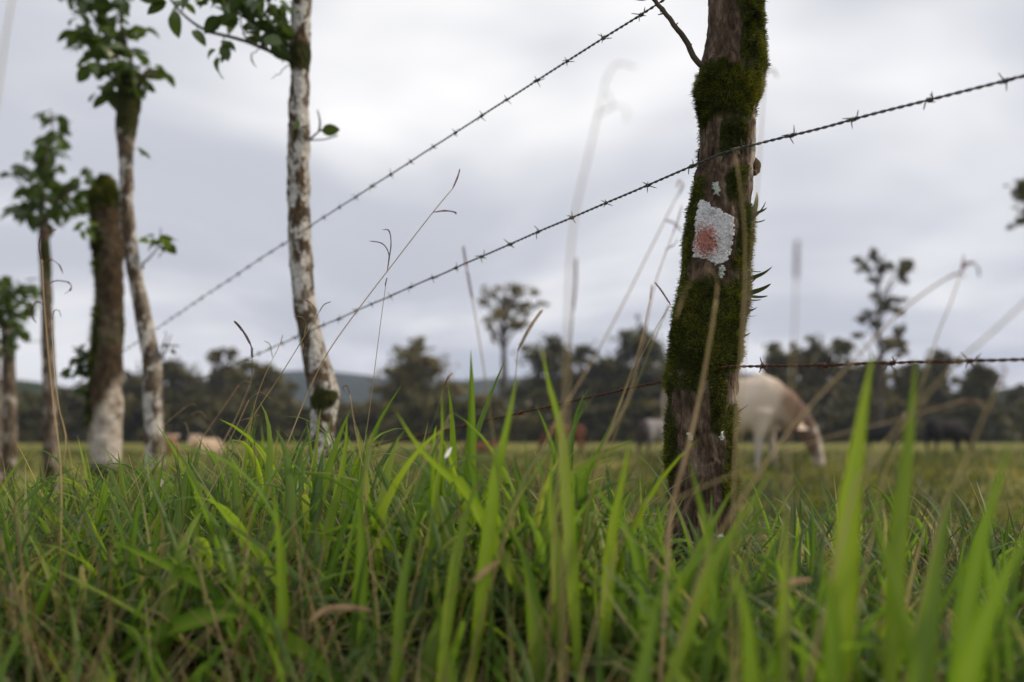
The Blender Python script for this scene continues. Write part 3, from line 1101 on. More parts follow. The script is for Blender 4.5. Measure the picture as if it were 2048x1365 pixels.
def barb_mesh(mat, var):
    mb = MB()
    r = np.random.default_rng(var)
    n = 22
    a = np.linspace(0, 2.2 * 2 * math.pi, n)
    c = np.stack([np.linspace(-0.0045, 0.0045, n), 0.0033 * np.cos(a), 0.0033 * np.sin(a)], -1)
    v_, q_, t_ = tube(c, 0.0011, 5)
    mb.add(v_, q_, t_)
    a0 = var * 1.3
    for k in range(4):
        ang = a0 + k * math.pi / 2 + r.uniform(-.35, .35)
        s0 = np.array([(-0.0045, -0.002, 0.002, 0.0045)[k], 0.003 * math.cos(ang + 1.3), 0.003 * math.sin(ang + 1.3)])
        d = np.array([(-0.35, 0.15, -0.15, 0.35)[k], math.cos(ang), math.sin(ang)])
        v_, q_, t_ = tube([s0, s0 + d * 0.009, s0 + d * r.uniform(0.0125, 0.016)], [0.0011, 0.0010, 0.0004], 5)
        mb.add(v_, q_, t_)
    me = mb.mesh('barb')
    me.materials.append(mat)
    return me


def wire(label, pts, mat, seed, phase, dmin=0.75, dmax=8.0):
    P = np.array([[fd(x), px(x, y, fd(x))[2]] for x, y in pts])
    dA = fd(1455)
    L_ = P[P[:, 0] >= dA - 0.02]
    R_ = P[P[:, 0] < dA + 0.02]
    cl = np.polyfit(L_[:, 0] - dA, L_[:, 1], 2)
    zA = np.polyval(cl, 0.0)
    if len(R_) > 1:
        k = float(((R_[:, 0] - dA) * (R_[:, 1] - zA)).sum() / ((R_[:, 0] - dA) ** 2).sum())
    else:
        k = 0.0

    def zf(d):
        zl = np.polyval(cl, np.minimum(d, 5.2) - dA) + np.maximum(d - 5.2, 0) * (2 * cl[0] * (5.2 - dA) + cl[1])
        return np.where(d >= dA, zl, zA + k * (d - dA))
    d = np.linspace(dmin, dmax, 2600)
    c = np.stack([fx(d), d, zf(d)], -1)
    s = np.r_[0, np.cumsum(np.linalg.norm(np.diff(c, axis=0), axis=1))]
    ns = int(s[-1] / 0.0028)
    u = np.linspace(0, s[-1], ns)
    c = np.stack([np.interp(u, s, c[:, k_]) for k_ in range(3)], -1)
    c[:, 2] += 0.0012 * vnoise(np.stack([u * 9, u * 0 + seed, u * 0], -1), seed)
    tan = np.gradient(c, axis=0)
    tan /= np.linalg.norm(tan, axis=1)[:, None]
    a = np.cross(tan, [0, 0, 1.0])
    a /= np.linalg.norm(a, axis=1)[:, None]
    b = np.cross(a, tan)
    th = thing('barbed_wire', label, 'barbed wire', c[0])
    for k_ in range(2):
        ph = u / 0.031 * 2 * math.pi + k_ * math.pi
        cc = c + 0.00135 * (np.cos(ph)[:, None] * a + np.sin(ph)[:, None] * b)
        v_, q_, t_ = tube(cc, 0.00135, 5)
        child('strand', raw_mesh('strand', v_, q_, t_), mat, th)
    bms = [barb_mesh(mat, k_) for k_ in range(5)]
    r = random.Random(seed)
    # barbs are a hand's width apart; the phase puts one at the fence post
    uA = np.interp(0, [0], [0]) + np.interp(fd(phase), c[:, 1], u)
    u0 = uA % 0.123
    for x in np.arange(u0, u[-1] - 0.01, 0.123):
        x = min(max(x + r.uniform(-0.006, 0.006), 0.01), u[-1] - 0.01)
        p = np.array([np.interp(x, u, c[:, k_]) for k_ in range(3)])
        i = int(np.clip(np.searchsorted(u, x), 1, ns - 2))
        place_leaf(r.choice(bms), th, p, tan[i], r.uniform(0.9, 1.12), r.uniform(0, 6.28), 'barb')
    return zf


zmid = wire('grey twisted barbed wire crossing the mossy post just above the lichen patch',
            [(2048, 157), (1903, 195), (1742, 237), (1608, 270), (1500, 299), (1400, 326), (1298, 370), (1217, 405), (1145, 437), (1077, 465), (1017, 492),
             (910, 538), (780, 594), (640, 655), (520, 702), (300, 806)], M_WIRE, 5, 1298)
wire('highest grey barbed wire, climbing past the bare twig of the mossy post',
     [(1340, 0), (1213, 78), (1070, 167), (953, 240), (808, 330), (693, 403), (625, 445), (490, 533), (400, 596), (310, 658), (1455, -75), (1900, -215)], M_WIRE, 6, 1213)
wire('rusty brown lowest barbed wire, grown into the foot of the mossy post',
     [(2048, 716), (1780, 729), (1560, 738), (1410, 744), (1330, 762), (1170, 797), (1030, 830), (880, 865), (620, 922), (520, 945), (300, 1000)], M_RUST, 7, 1170)

# ------------------------------------------------------------------ grass
def blades(base, az, el, droop, Ln, Wd, fold, hue, K=6, bend=None, twist=None, tipp=0.75):
    """N lanceolate leaves as one block of vertices"""
    n = len(base)
    ts = np.linspace(0, 1, K + 1)
    E = el[:, None] - droop[:, None] * ts[None, :] ** 1.3
    AZ = az[:, None] + (0 if bend is None else bend[:, None] * ts[None, :] ** 1.5)
    d = np.stack([np.cos(AZ) * np.cos(E), np.sin(AZ) * np.cos(E), np.sin(E)], -1)
    c = base[:, None, :] + np.concatenate([np.zeros((n, 1, 3)), np.cumsum(0.5 * (d[:, :-1] + d[:, 1:]), 1)], 1) * (Ln / K)[:, None, None]
    side = np.stack([-np.sin(AZ), np.cos(AZ), 0 * AZ], -1)
    up = np.cross(d, side) * -1
    up = np.where(up[..., 2:3] < -9, -up, up)
    if twist is not None:
        tw = twist[:, None] * (0.3 + ts[None, :])
        side, up = (np.cos(tw)[..., None] * side + np.sin(tw)[..., None] * up, -np.sin(tw)[..., None] * side + np.cos(tw)[..., None] * up)
    w = np.minimum(0.55 + ts * 4.0, 1.0) * np.clip(1 - ts, 0, 1) ** tipp * 1.08
    w = np.clip(w, 0, 1)
    w[-1] = 0.02
    ww = 0.5 * Wd[:, None] * w[None, :]
    l_ = c + side * ww[..., None] + up * (ww * fold[:, None])[..., None]
    r_ = c - side * ww[..., None] + up * (ww * fold[:, None])[..., None]
    V = np.stack([l_, c, r_], 2).reshape(-1, 3)
    o = np.arange(n)[:, None, None] * (3 * (K + 1))
    i = np.arange(K)[None, :, None] * 3
    q = np.concatenate([o + i + np.array([0, 1, 4, 3])[None, None, :], o + i + np.array([1, 2, 5, 4])[None, None, :]], 1).reshape(-1, 4)
    A = {'hue': np.repeat(hue, 3 * (K + 1)), 'rib': np.tile(np.array([0.0, 0.45, 0.0]), n * (K + 1))}
    return V, q, A


def culms(p0, p1, r, hue, sag):
    """thin triangular stems from p0 to p1"""
    n = len(p0)
    K = 4
    ts = np.linspace(0, 1, K + 1)[None, :, None]
    c = p0[:, None, :] * (1 - ts) + p1[:, None, :] * ts
    hor = (p1 - p0) * np.array([1, 1, 0])
    c = c - hor[:, None, :] * (ts * (1 - ts)) * sag[:, None, None]
    th = np.arange(3) * 2 * math.pi / 3
    ring = np.stack([np.cos(th), np.sin(th), 0 * th], -1)
    rr_ = r[:, None, None, None] * (1 - 0.55 * ts[..., None])
    V = (c[:, :, None, :] + ring[None, None] * rr_).reshape(-1, 3)
    o = np.arange(n)[:, None, None, None] * (3 * (K + 1))
    i = np.arange(K)[None, :, None, None] * 3
    j = np.arange(3)[None, None, :, None]
    j2 = (j + 1) % 3
    q = np.concatenate([o + i + j, o + i + j2, o + i + 3 + j2, o + i + 3 + j], -1).reshape(-1, 4)
    return V, q, {'hue': np.repeat(hue, 3 * (K + 1)), 'rib': np.zeros(n * 3 * (K + 1))}


def verge_side(x, y):
    """signed distance from the wires; negative on the camera's side"""
    return ((x - 1.554) + 0.669 * y) / 1.203


def shoots(xy, hscale, dryness, seed, nleaf=5, K=6, wscale=1.0, dark=0.0, flat=0.4):
    r = np.random.default_rng(seed)
    n = len(xy)
    mb = MB()
    b = np.stack([xy[:, 0], xy[:, 1], ground_z(xy[:, 0], xy[:, 1]) - 0.01], -1)
    h = hscale * r.uniform(0.45, 1.0, n)
    az = r.uniform(0, 2 * math.pi, n)
    lean = np.abs(r.normal(0, 0.55, n))
    top = b + np.stack([np.cos(az) * np.sin(lean) * h, np.sin(az) * np.sin(lean) * h, np.cos(lean) * h], -1)
    hue0 = np.clip(r.normal(0.42, 0.22, n) - dark, 0.0, 0.8)  # dark lowers the hue of low layers, painting shade between the blades
    v_, q_, a_ = culms(b, top, r.uniform(0.0009, 0.0017, n), np.where(r.random(n) < dryness, 0.92, hue0), r.uniform(0, 0.5, n))
    mb.add(v_, q_, None, **a_)
    la = r.uniform(0, 2 * math.pi, n)
    for j in range(nleaf):
        t = (0.25 + 0.75 * (j + r.uniform(-0.3, 0.3, n)) / max(nleaf - 1, 1)).clip(0.1, 1)
        p = b * (1 - t[:, None]) + top * t[:, None]
        la = la + math.pi + r.normal(0, 0.5, n)
        topmost = j == nleaf - 1
        el = np.where(r.random(n) < flat, r.uniform(-0.1, 0.7, n), r.uniform(0.7, 1.3, n)) if not topmost else r.uniform(0.95, 1.5, n)
        ln = r.uniform(0.09, 0.25, n) * (0.70 + 0.5 * hscale / 0.25)
        wd = r.uniform(0.0065, 0.0145, n) * wscale
        dry = (r.random(n) < dryness * (1.9 if j < 2 else 0.5))
        hue = np.where(dry, r.uniform(0.86, 1.0, n), np.clip(hue0 + r.normal(0, 0.1, n) + (0.08 if topmost else -0.16 * (nleaf - 1 - j) / nleaf), 0, 0.82))  # lower leaves get a darker hue, adding painted shade beneath the tips
        wd = np.where(dry, wd * 0.55, wd)
        v_, q_, a_ = blades(p, la, el, r.uniform(0.1, 1.6, n) ** 1.4, ln, wd, r.uniform(0.15, 0.75, n), hue, K, r.normal(0, 0.35, n), r.normal(0, 0.35, n))
        mb.add(v_, q_, None, **a_)
    return mb


def scatter(n, x0, x1, y0, y1, keep, seed):
    r = np.random.default_rng(seed)
    p = np.stack([r.uniform(x0, x1, n * 6), r.uniform(y0, y1, n * 6)], -1)
    k = r.random(len(p)) < keep(p[:, 0], p[:, 1])
    return p[k][:n]


def dens_verge(x, y):
    s = verge_side(x, y)
    d = (1 - sstep(-0.12, 0.14, s)) * (np.abs(x) < 0.75 * y + 0.7)
    clump = 0.55 + 0.75 * vnoise(np.stack([x * 5, y * 5, 0 * x], -1), 201)
    # thin around the foot of the post so that it can be seen
    hole = 1 - 0.85 * np.exp(-(((x - 0.32) / 0.16) ** 2 + ((y - 1.66) / 0.25) ** 2))
    return np.clip(d * clump * hole, 0, 1)


GR = MB()


def merge(mb):
    GR.v += mb.v
    GR.q += [q_ + GR.n for q_ in mb.q]
    for k, a in mb.a.items():
        GR.a.setdefault(k, []).extend(a)
    GR.n += mb.n


def verge_h(p):
    """standing height of the verge grass: knee-high strip, lower towards the camera's feet and under the post"""
    x, y = p[:, 0], p[:, 1]
    sx = x / np.maximum(y, .3)
    h = 0.195 * (1 + 0.16 * np.exp(-((sx + 0.12) / 0.16) ** 2) * sstep(2.6, 1.9, y)) + 0.055 * vnoise(np.stack([x * 2.2, y * 2.2, 0 * x + 5], -1), 203)
    h = h * (0.80 + 0.20 * sstep(0.35, 1.2, y))
    right = sstep(0.06, 0.2, x / np.maximum(y, .3) * 1.0)
    h = h * (1 - 0.68 * right)
    h = h * (1.0 - 0.34 * sstep(0.26, 0.46, -x / np.maximum(y, .3)))
    return h


def open_front(x, y):
    """the verge is trodden low in front of the camera on its left; tall shoots begin a good step away"""
    lim = 1.30 - 0.60 * sstep(0.05, 0.28, x / np.maximum(y, 0.3))
    return sstep(lim - 0.08, lim + 0.08, y)


pn = scatter(900, -1.9, 1.5, 0.66, 2.3, lambda x, y: dens_verge(x, y) * open_front(x, y) * (1 - 0.45 * sstep(0.1, 0.25, x / y)), 301)
merge(shoots(pn, verge_h(pn), 0.17, 302, 5, 7, 1.75, 0.0, 0.5))
pn = scatter(2000, -4.2, 0.2, 2.2, 5.5, dens_verge, 303)
merge(shoots(pn, verge_h(pn) * 1.05, 0.16, 304, 5, 4, 1.4))
pn = scatter(1300, -7.5, -1.5, 5.5, 11, dens_verge, 305)
merge(shoots(pn, verge_h(pn) * 1.2, 0.14, 306, 4, 3, 1.6))
# lower shoots, dead straw and litter under the tall ones, coloured darker to deepen the shade there
pn = scatter(2600, -2.2, 1.5, 0.9, 2.6, lambda x, y: (dens_verge(x, y) * 0.8 + 0.1) * open_front(x, y), 307)
merge(shoots(pn, np.full(len(pn), 0.11), 0.30, 308, 4, 4, 1.35, 0.26, 0.65))
pn = scatter(1100, -1.3, 1.0, 0.45, 1.4, lambda x, y: 0.5 + 0 * x, 317)
merge(shoots(pn, np.interp(pn[:, 1], [0.5, 0.95, 1.4], [0.035, 0.035, 0.08]), 0.35, 318, 4, 4, 1.0, 0.2, 0.6))
# fine dry straws lying and leaning through the green
pn = scatter(1900, -2.0, 1.5, 0.95, 3.0, dens_verge, 319)
rs = np.random.default_rng(320)
kk = len(pn)
b0 = np.stack([pn[:, 0], pn[:, 1], ground_z(pn[:, 0], pn[:, 1]) + rs.uniform(0, 0.05, kk)], -1)
le_, az_, ll_ = rs.uniform(0.15, 1.45, kk), rs.uniform(0, 6.28, kk), rs.uniform(0.10, 0.30, kk) * (1 - 0.45 * sstep(0.06, 0.2, pn[:, 0] / pn[:, 1]))
b1 = b0 + np.stack([np.cos(az_) * np.sin(le_), np.sin(az_) * np.sin(le_), np.cos(le_)], -1) * ll_[:, None]
v_, q_, a_ = culms(b0, b1, rs.uniform(0.0007, 0.0017, kk), rs.uniform(0.87, 1.0, kk), rs.uniform(-0.3, 0.6, kk))
GR.add(v_, q_, None, **a_)
# the verge goes on round the camera's feet
pn = scatter(2600, -1.8, 1.8, -1.2, 0.5, lambda x, y: 0.5 + 0 * x, 309)
merge(shoots(pn, np.where(np.abs(pn[:, 0]) > 0.62 * np.maximum(pn[:, 1], 0) + 0.28, 0.19, 0.06), 0.25, 310, 4, 4, 1.4, 0.15))
verge = link('verge_grass', GR.mesh('verge_grass'), M_GRASS)
tag(verge, 'tangled green verge grass with dry straws before the wires', 'grass', kind='stuff')

# grazed pasture beyond the wires
def dens_past(x, y):
    s = verge_side(x, y)
    big = 0.5 + 0.9 * vnoise(np.stack([x * 0.8, y * 0.8, 0 * x + 4], -1), 217)
    return np.clip(sstep(-0.1, 0.12, s) * (np.abs(x) < 0.62 * y + 0.8) * (0.5 + 0.6 * vnoise(np.stack([x * 1.7, y * 1.7, 0 * x], -1), 207)) * np.clip(big + 0.35, 0.25, 1), 0, 1)


PB = MB()


def tuft_field(n, x0, x1, y0, y1, lo, hi, wid, seed, K=3):
    p = scatter(n, x0, x1, y0, y1, dens_past, seed)
    r = np.random.default_rng(seed + 1)
    k = len(p)
    b = np.stack([p[:, 0], p[:, 1], ground_z(p[:, 0], p[:, 1]) - 0.005], -1)
    fq = 2.3 if y1 < 9 else 1.1
    cl = vnoise(np.stack([p[:, 0] * fq, p[:, 1] * fq, p[:, 0] * 0], -1), 209)
    ln = r.uniform(lo, hi, k) * np.clip(1 + 1.3 * cl, 0.35, 2.3)
    hue = np.clip(0.45 - 0.75 * cl + r.normal(0, 0.2, k), 0, 1)
    v_, q_, a_ = blades(b, r.uniform(0, 6.28, k), r.uniform(0.35, 1.45, k), r.uniform(0, 1.3, k), ln, np.full(k, wid) * r.uniform(.6, 1.3, k), r.uniform(.1, .6, k), hue, K,
                        r.normal(0, 0.4, k), r.normal(0, 0.5, k))
    PB.add(v_, q_, None, **a_)


tuft_field(20000, -0.8, 2.9, 1.3, 3.6, 0.03, 0.12, 0.0065, 311)
tuft_field(22000, -2.5, 6.0, 3.4, 8.0, 0.05, 0.18, 0.012, 313)
tuft_field(24000, -6, 12.0, 8.0, 18.0, 0.07, 0.24, 0.024, 315, 2)
tuft_field(20000, -20, 26.0, 18.0, 40.0, 0.08, 0.26, 0.04, 317, 2)
def weed_field(n, x0, x1, y0, y1, lo, hi, wid, hue0, seed):
    p = scatter(n, x0, x1, y0, y1, lambda x, y: dens_past(x, y) * sstep(0.05, 0.35, vnoise(np.stack([x * 2.6, y * 2.6, 0 * x + 2], -1), 231)), seed)
    r = np.random.default_rng(seed + 1)
    k = len(p)
    b = np.stack([p[:, 0], p[:, 1], ground_z(p[:, 0], p[:, 1]) + r.uniform(0, 0.05, k)], -1)
    v_, q_, a_ = blades(b, r.uniform(0, 6.28, k), r.uniform(-0.1, 1.1, k), r.uniform(0, 1.0, k), r.uniform(lo, hi, k), wid * r.uniform(.6, 1.3, k), r.uniform(.1, .5, k),
                        np.clip(hue0 + r.normal(0, 0.12, k), 0, 1), 3, None, r.normal(0, 0.5, k), 0.5)
    PB.add(v_, q_, None, **a_)


weed_field(5200, -0.6, 3.2, 1.5, 4.5, 0.03, 0.075, 0.017, 0.18, 331)
weed_field(5200, -2.0, 7.0, 4.0, 10.0, 0.05, 0.11, 0.03, 0.15, 333)
weed_field(2500, -0.4, 2.6, 1.4, 3.2, 0.05, 0.13, 0.004, 0.95, 335)
past = link('pasture_grass', PB.mesh('pasture_grass'), M_PAST)
tag(past, 'short grazed pasture grass beyond the wires', 'grass', kind='stuff')

# low weeds in the pasture near the post
M_WEED = leaf_material('weed_leaf', [(0, (0.035, 0.07, 0.018)), (1, (0.10, 0.16, 0.03))], f=0.35, rib=True)

# ------------------------------------------------------------------ single blades and seed stalks
def to_ground(pts):
    """carry a line of points on down to the soil"""
    pts = [np.asarray(p, float) for p in pts]
    p, k = pts[-1], pts[-1] - pts[-2]
    k = k / np.linalg.norm(k)
    if k[2] > -0.55:
        k = np.array([k[0] * 0.5, k[1] * 0.5, -0.8])
        k /= np.linalg.norm(k)
    for _ in range(60):
        if p[2] <= float(ground_z(p[0], p[1])):
            break
        k = k * 0.93 + np.array([0, 0, -0.07])
        k /= np.linalg.norm(k)
        p = p + k * 0.02
    pts.append(p)
    return pts


BLADES = [  # (tip .. lower points, distance, width px, hue, fold turn)
    ([(625, 894), (592, 955), (556, 1026), (520, 1120)], 1.62, 24, 0.50, .5), ([(700, 820), (672, 890), (648, 970), (628, 1045)], 1.60, 22, 0.66, -.4),
    ([(694, 832), (690, 900), (672, 990), (654, 1060)], 1.52, 20, 0.68, .5), ([(790, 820), (818, 868), (848, 910), (900, 960), (940, 1000)], 1.25, 25, 0.66, .6),
    ([(883, 780), (884, 850), (880, 930), (868, 1010)], 1.35, 15, 0.68, .2), ([(1034, 752), (1018, 830), (1000, 910), (985, 990)], 1.15, 30, 0.62, .4),
    ([(1083, 690), (1095, 760), (1118, 850), (1130, 960)], 0.75, 26, 0.66, .5), ([(1268, 878), (1215, 905), (1165, 932), (1110, 1010)], 1.35, 20, 0.76, .7),
    ([(1747, 700), (1728, 800), (1708, 935), (1692, 1080)], 0.80, 46, 0.72, .5), ([(1832, 715), (1824, 830), (1812, 960), (1800, 1090)], 0.82, 44, 0.70, -.4),
    ([(1552, 930), (1500, 1010), (1442, 1100), (1390, 1210)], 0.95, 24, 0.68, .6), ([(1378, 918), (1395, 985), (1412, 1060), (1425, 1180)], 1.05, 18, 0.40, .5),
    ([(2075, 1030), (2000, 1170), (1950, 1300), (1925, 1420)], 0.55, 44, 0.55, .5), ([(1568, 1008), (1572, 1120), (1566, 1260), (1560, 1400)], 0.80, 26, 0.66, .3),
    ([(718, 985), (722, 1100), (716, 1240), (712, 1400)], 1.00, 30, 0.50, .35), ([(545, 975), (556, 1080), (562, 1220), (560, 1380)], 1.15, 26, 0.60, .3),
    ([(225, 1335), (320, 1275), (420, 1240), (480, 1235), (520, 1300)], 0.95, 44, 0.28, .9), ([(432, 1150), (500, 1230), (590, 1300), (670, 1370)], 0.85, 40, 0.45, .6),
    ([(912, 1140), (888, 1220), (850, 1330), (820, 1440)], 0.80, 36, 0.60, .5), ([(38, 952), (78, 1005), (120, 1065), (150, 1130)], 1.75, 20, 0.55, .5),
    ([(210, 1078), (280, 1110), (370, 1160), (440, 1220)], 1.25, 30, 0.35, .8), ([(392, 958), (440, 1020), (500, 1090), (535, 1140)], 1.35, 24, 0.62, .6),
    ([(1180, 955), (1215, 1010), (1250, 1060), (1275, 1140)], 1.20, 24, 0.30, .7), ([(1905, 985), (1880, 1090), (1860, 1220), (1840, 1380)], 0.62, 44, 0.62, .4),
    ([(1742, 930), (1762, 1060), (1800, 1200), (1835, 1340)], 0.70, 40, 0.64, -.5), ([(840, 1000), (820, 1090), (800, 1200), (790, 1330)], 1.1, 22, 0.6, .4),
    ([(280, 1000), (300, 1080), (312, 1180), (318, 1290)], 1.45, 20, 0.5, .4), ([(1105, 900), (1100, 990), (1110, 1100), (1116, 1220)], 1.0, 26, 0.66, .4),
    ([(1340, 1130), (1310, 1220), (1290, 1320), (1270, 1420)], 0.7, 34, 0.58, .4), ([(1040, 1080), (1060, 1170), (1070, 1280), (1074, 1390)], 0.75, 34, 0.5, .4),
    ([(455, 905), (470, 960), (482, 1030), (488, 1120)], 1.7, 16, 0.66, .3), ([(968, 930), (940, 1000), (918, 1080), (900, 1180)], 1.1, 22, 0.7, .5),
    ([(1260, 880), (1245, 960), (1225, 1060), (1215, 1180)], 1.15, 24, 0.7, .4), ([(1460, 1130), (1490, 1220), (1500, 1320), (1505, 1420)], 0.65, 38, 0.6, .4),
    ([(1640, 1090), (1660, 1200), (1668, 1320), (1670, 1430)], 0.62, 40, 0.55, .4), ([(2020, 880), (1985, 1000), (1955, 1120), (1930, 1260)], 0.66, 36, 0.45, .5),
    ([(730, 850), (735, 905), (722, 960), (716, 1030)], 1.5, 14, 0.6, .3), ([(330, 900), (318, 960), (300, 1040), (290, 1120)], 1.9, 14, 0.6, .3),
]
def near_what(x, y):
    marks = [(70, 'below the thin straight tree'), (215, 'below the moss-topped stump'), (310, 'below the bent pale tree post'), (400, 'before the lying tan and cream cows'),
             (505, 'by the stem with the dark purple spike'), (640, 'at the foot of the pale mottled trunk'), (790, 'before the broad brownish tree'), (890, 'by the small white petal'),
             (1010, 'before the wide umbrella tree'), (1130, 'by the thick pale straw'), (1250, 'before the grey and white cow'), (1400, 'at the foot of the mossy post'),
             (1540, 'before the large cream cow'), (1650, 'past the muzzle of the cream cow'), (1760, 'before the thin clump-crowned tree'), (1860, 'before the black cow'), (2000, 'under the end of the rusty wire')]
    return min(marks, key=lambda m_: abs(m_[0] - x))[1]


for k, (pp, d, wpx, hue, turn) in enumerate(BLADES):
    d = d if d > 1.0 else (0.74 + 0.26 * (d - 0.55) / 0.45 if pp[0][0] > 1200 else 1.1 + 0.2 * (d - 0.55))
    r = random.Random(500 + k)
    lean = r.uniform(-0.05, 0.05)
    pts = [px(x, y, d + lean * (1 - i / (len(pp) - 1))) for i, (x, y) in enumerate(pp)]
    pts = to_ground(pts)[::-1]
    n = 26
    P = smooth_path(pts, n)
    t = np.gradient(P, axis=0)
    t /= np.linalg.norm(t, axis=1)[:, None]
    ts = np.linspace(0, 1, n)
    view = np.array([0, 1.0, 0.0])
    side = np.cross(t, view)
    side /= np.linalg.norm(side, axis=1)[:, None] + 1e-9
    up = np.cross(side, t)
    tw = turn + 0.5 * (ts - 0.5) * r.choice((-1, 1))
    s2 = np.cos(tw)[:, None] * side + np.sin(tw)[:, None] * up
    u2 = -np.sin(tw)[:, None] * side + np.cos(tw)[:, None] * up
    wid = 0.5 * wpx / F * d / max(math.cos(turn), 0.5)
    prof = np.clip(np.minimum(0.25 + ts * 1.9, 1), 0, 1) * np.clip((1 - ts) * 2.3, 0, 1) ** 0.8
    prof = np.minimum(prof, 1)
    prof[-1] = 0.02
    w = wid * prof
    fo = r.uniform(0.2, 0.5)
    V = np.stack([P + s2 * w[:, None] + u2 * (fo * w)[:, None], P, P - s2 * w[:, None] + u2 * (fo * w)[:, None]], 1).reshape(-1, 3)
    i = np.arange(n - 1) * 3
    q = np.concatenate([np.stack([i, i + 1, i + 4, i + 3], -1), np.stack([i + 1, i + 2, i + 5, i + 4], -1)])
    org = P[0]
    me = raw_mesh('grass_blade', V - org, q, None, {'hue': np.full(len(V), hue), 'rib': np.tile([0.0, 0.5, 0.0], n)})
    o = link('grass_blade', me, M_GRASS, None, org)
    tx, ty = pp[0]
    shade = 'dark green' if hue < 0.42 else ('mid green' if hue < 0.6 else 'bright lime green')
    slope = (pp[0][0] - pp[-1][0]) / max(pp[-1][1] - pp[0][1], 1)
    pose = 'upright' if abs(slope) < 0.22 else ('leaning' if abs(slope) < 0.75 else 'low arching')
    size = 'slim' if wpx / F * d < 0.0125 else 'broad'
    where = near_what(tx, ty)
    tag(o, f'{size} {pose} {shade} grass blade {where}', 'grass blade', 'long grass blades standing out from the verge')

G_ST = 'dry seed stalks rising from the verge'
L_ST = 'thin straw stalk with curled seed heads rising from the verge'
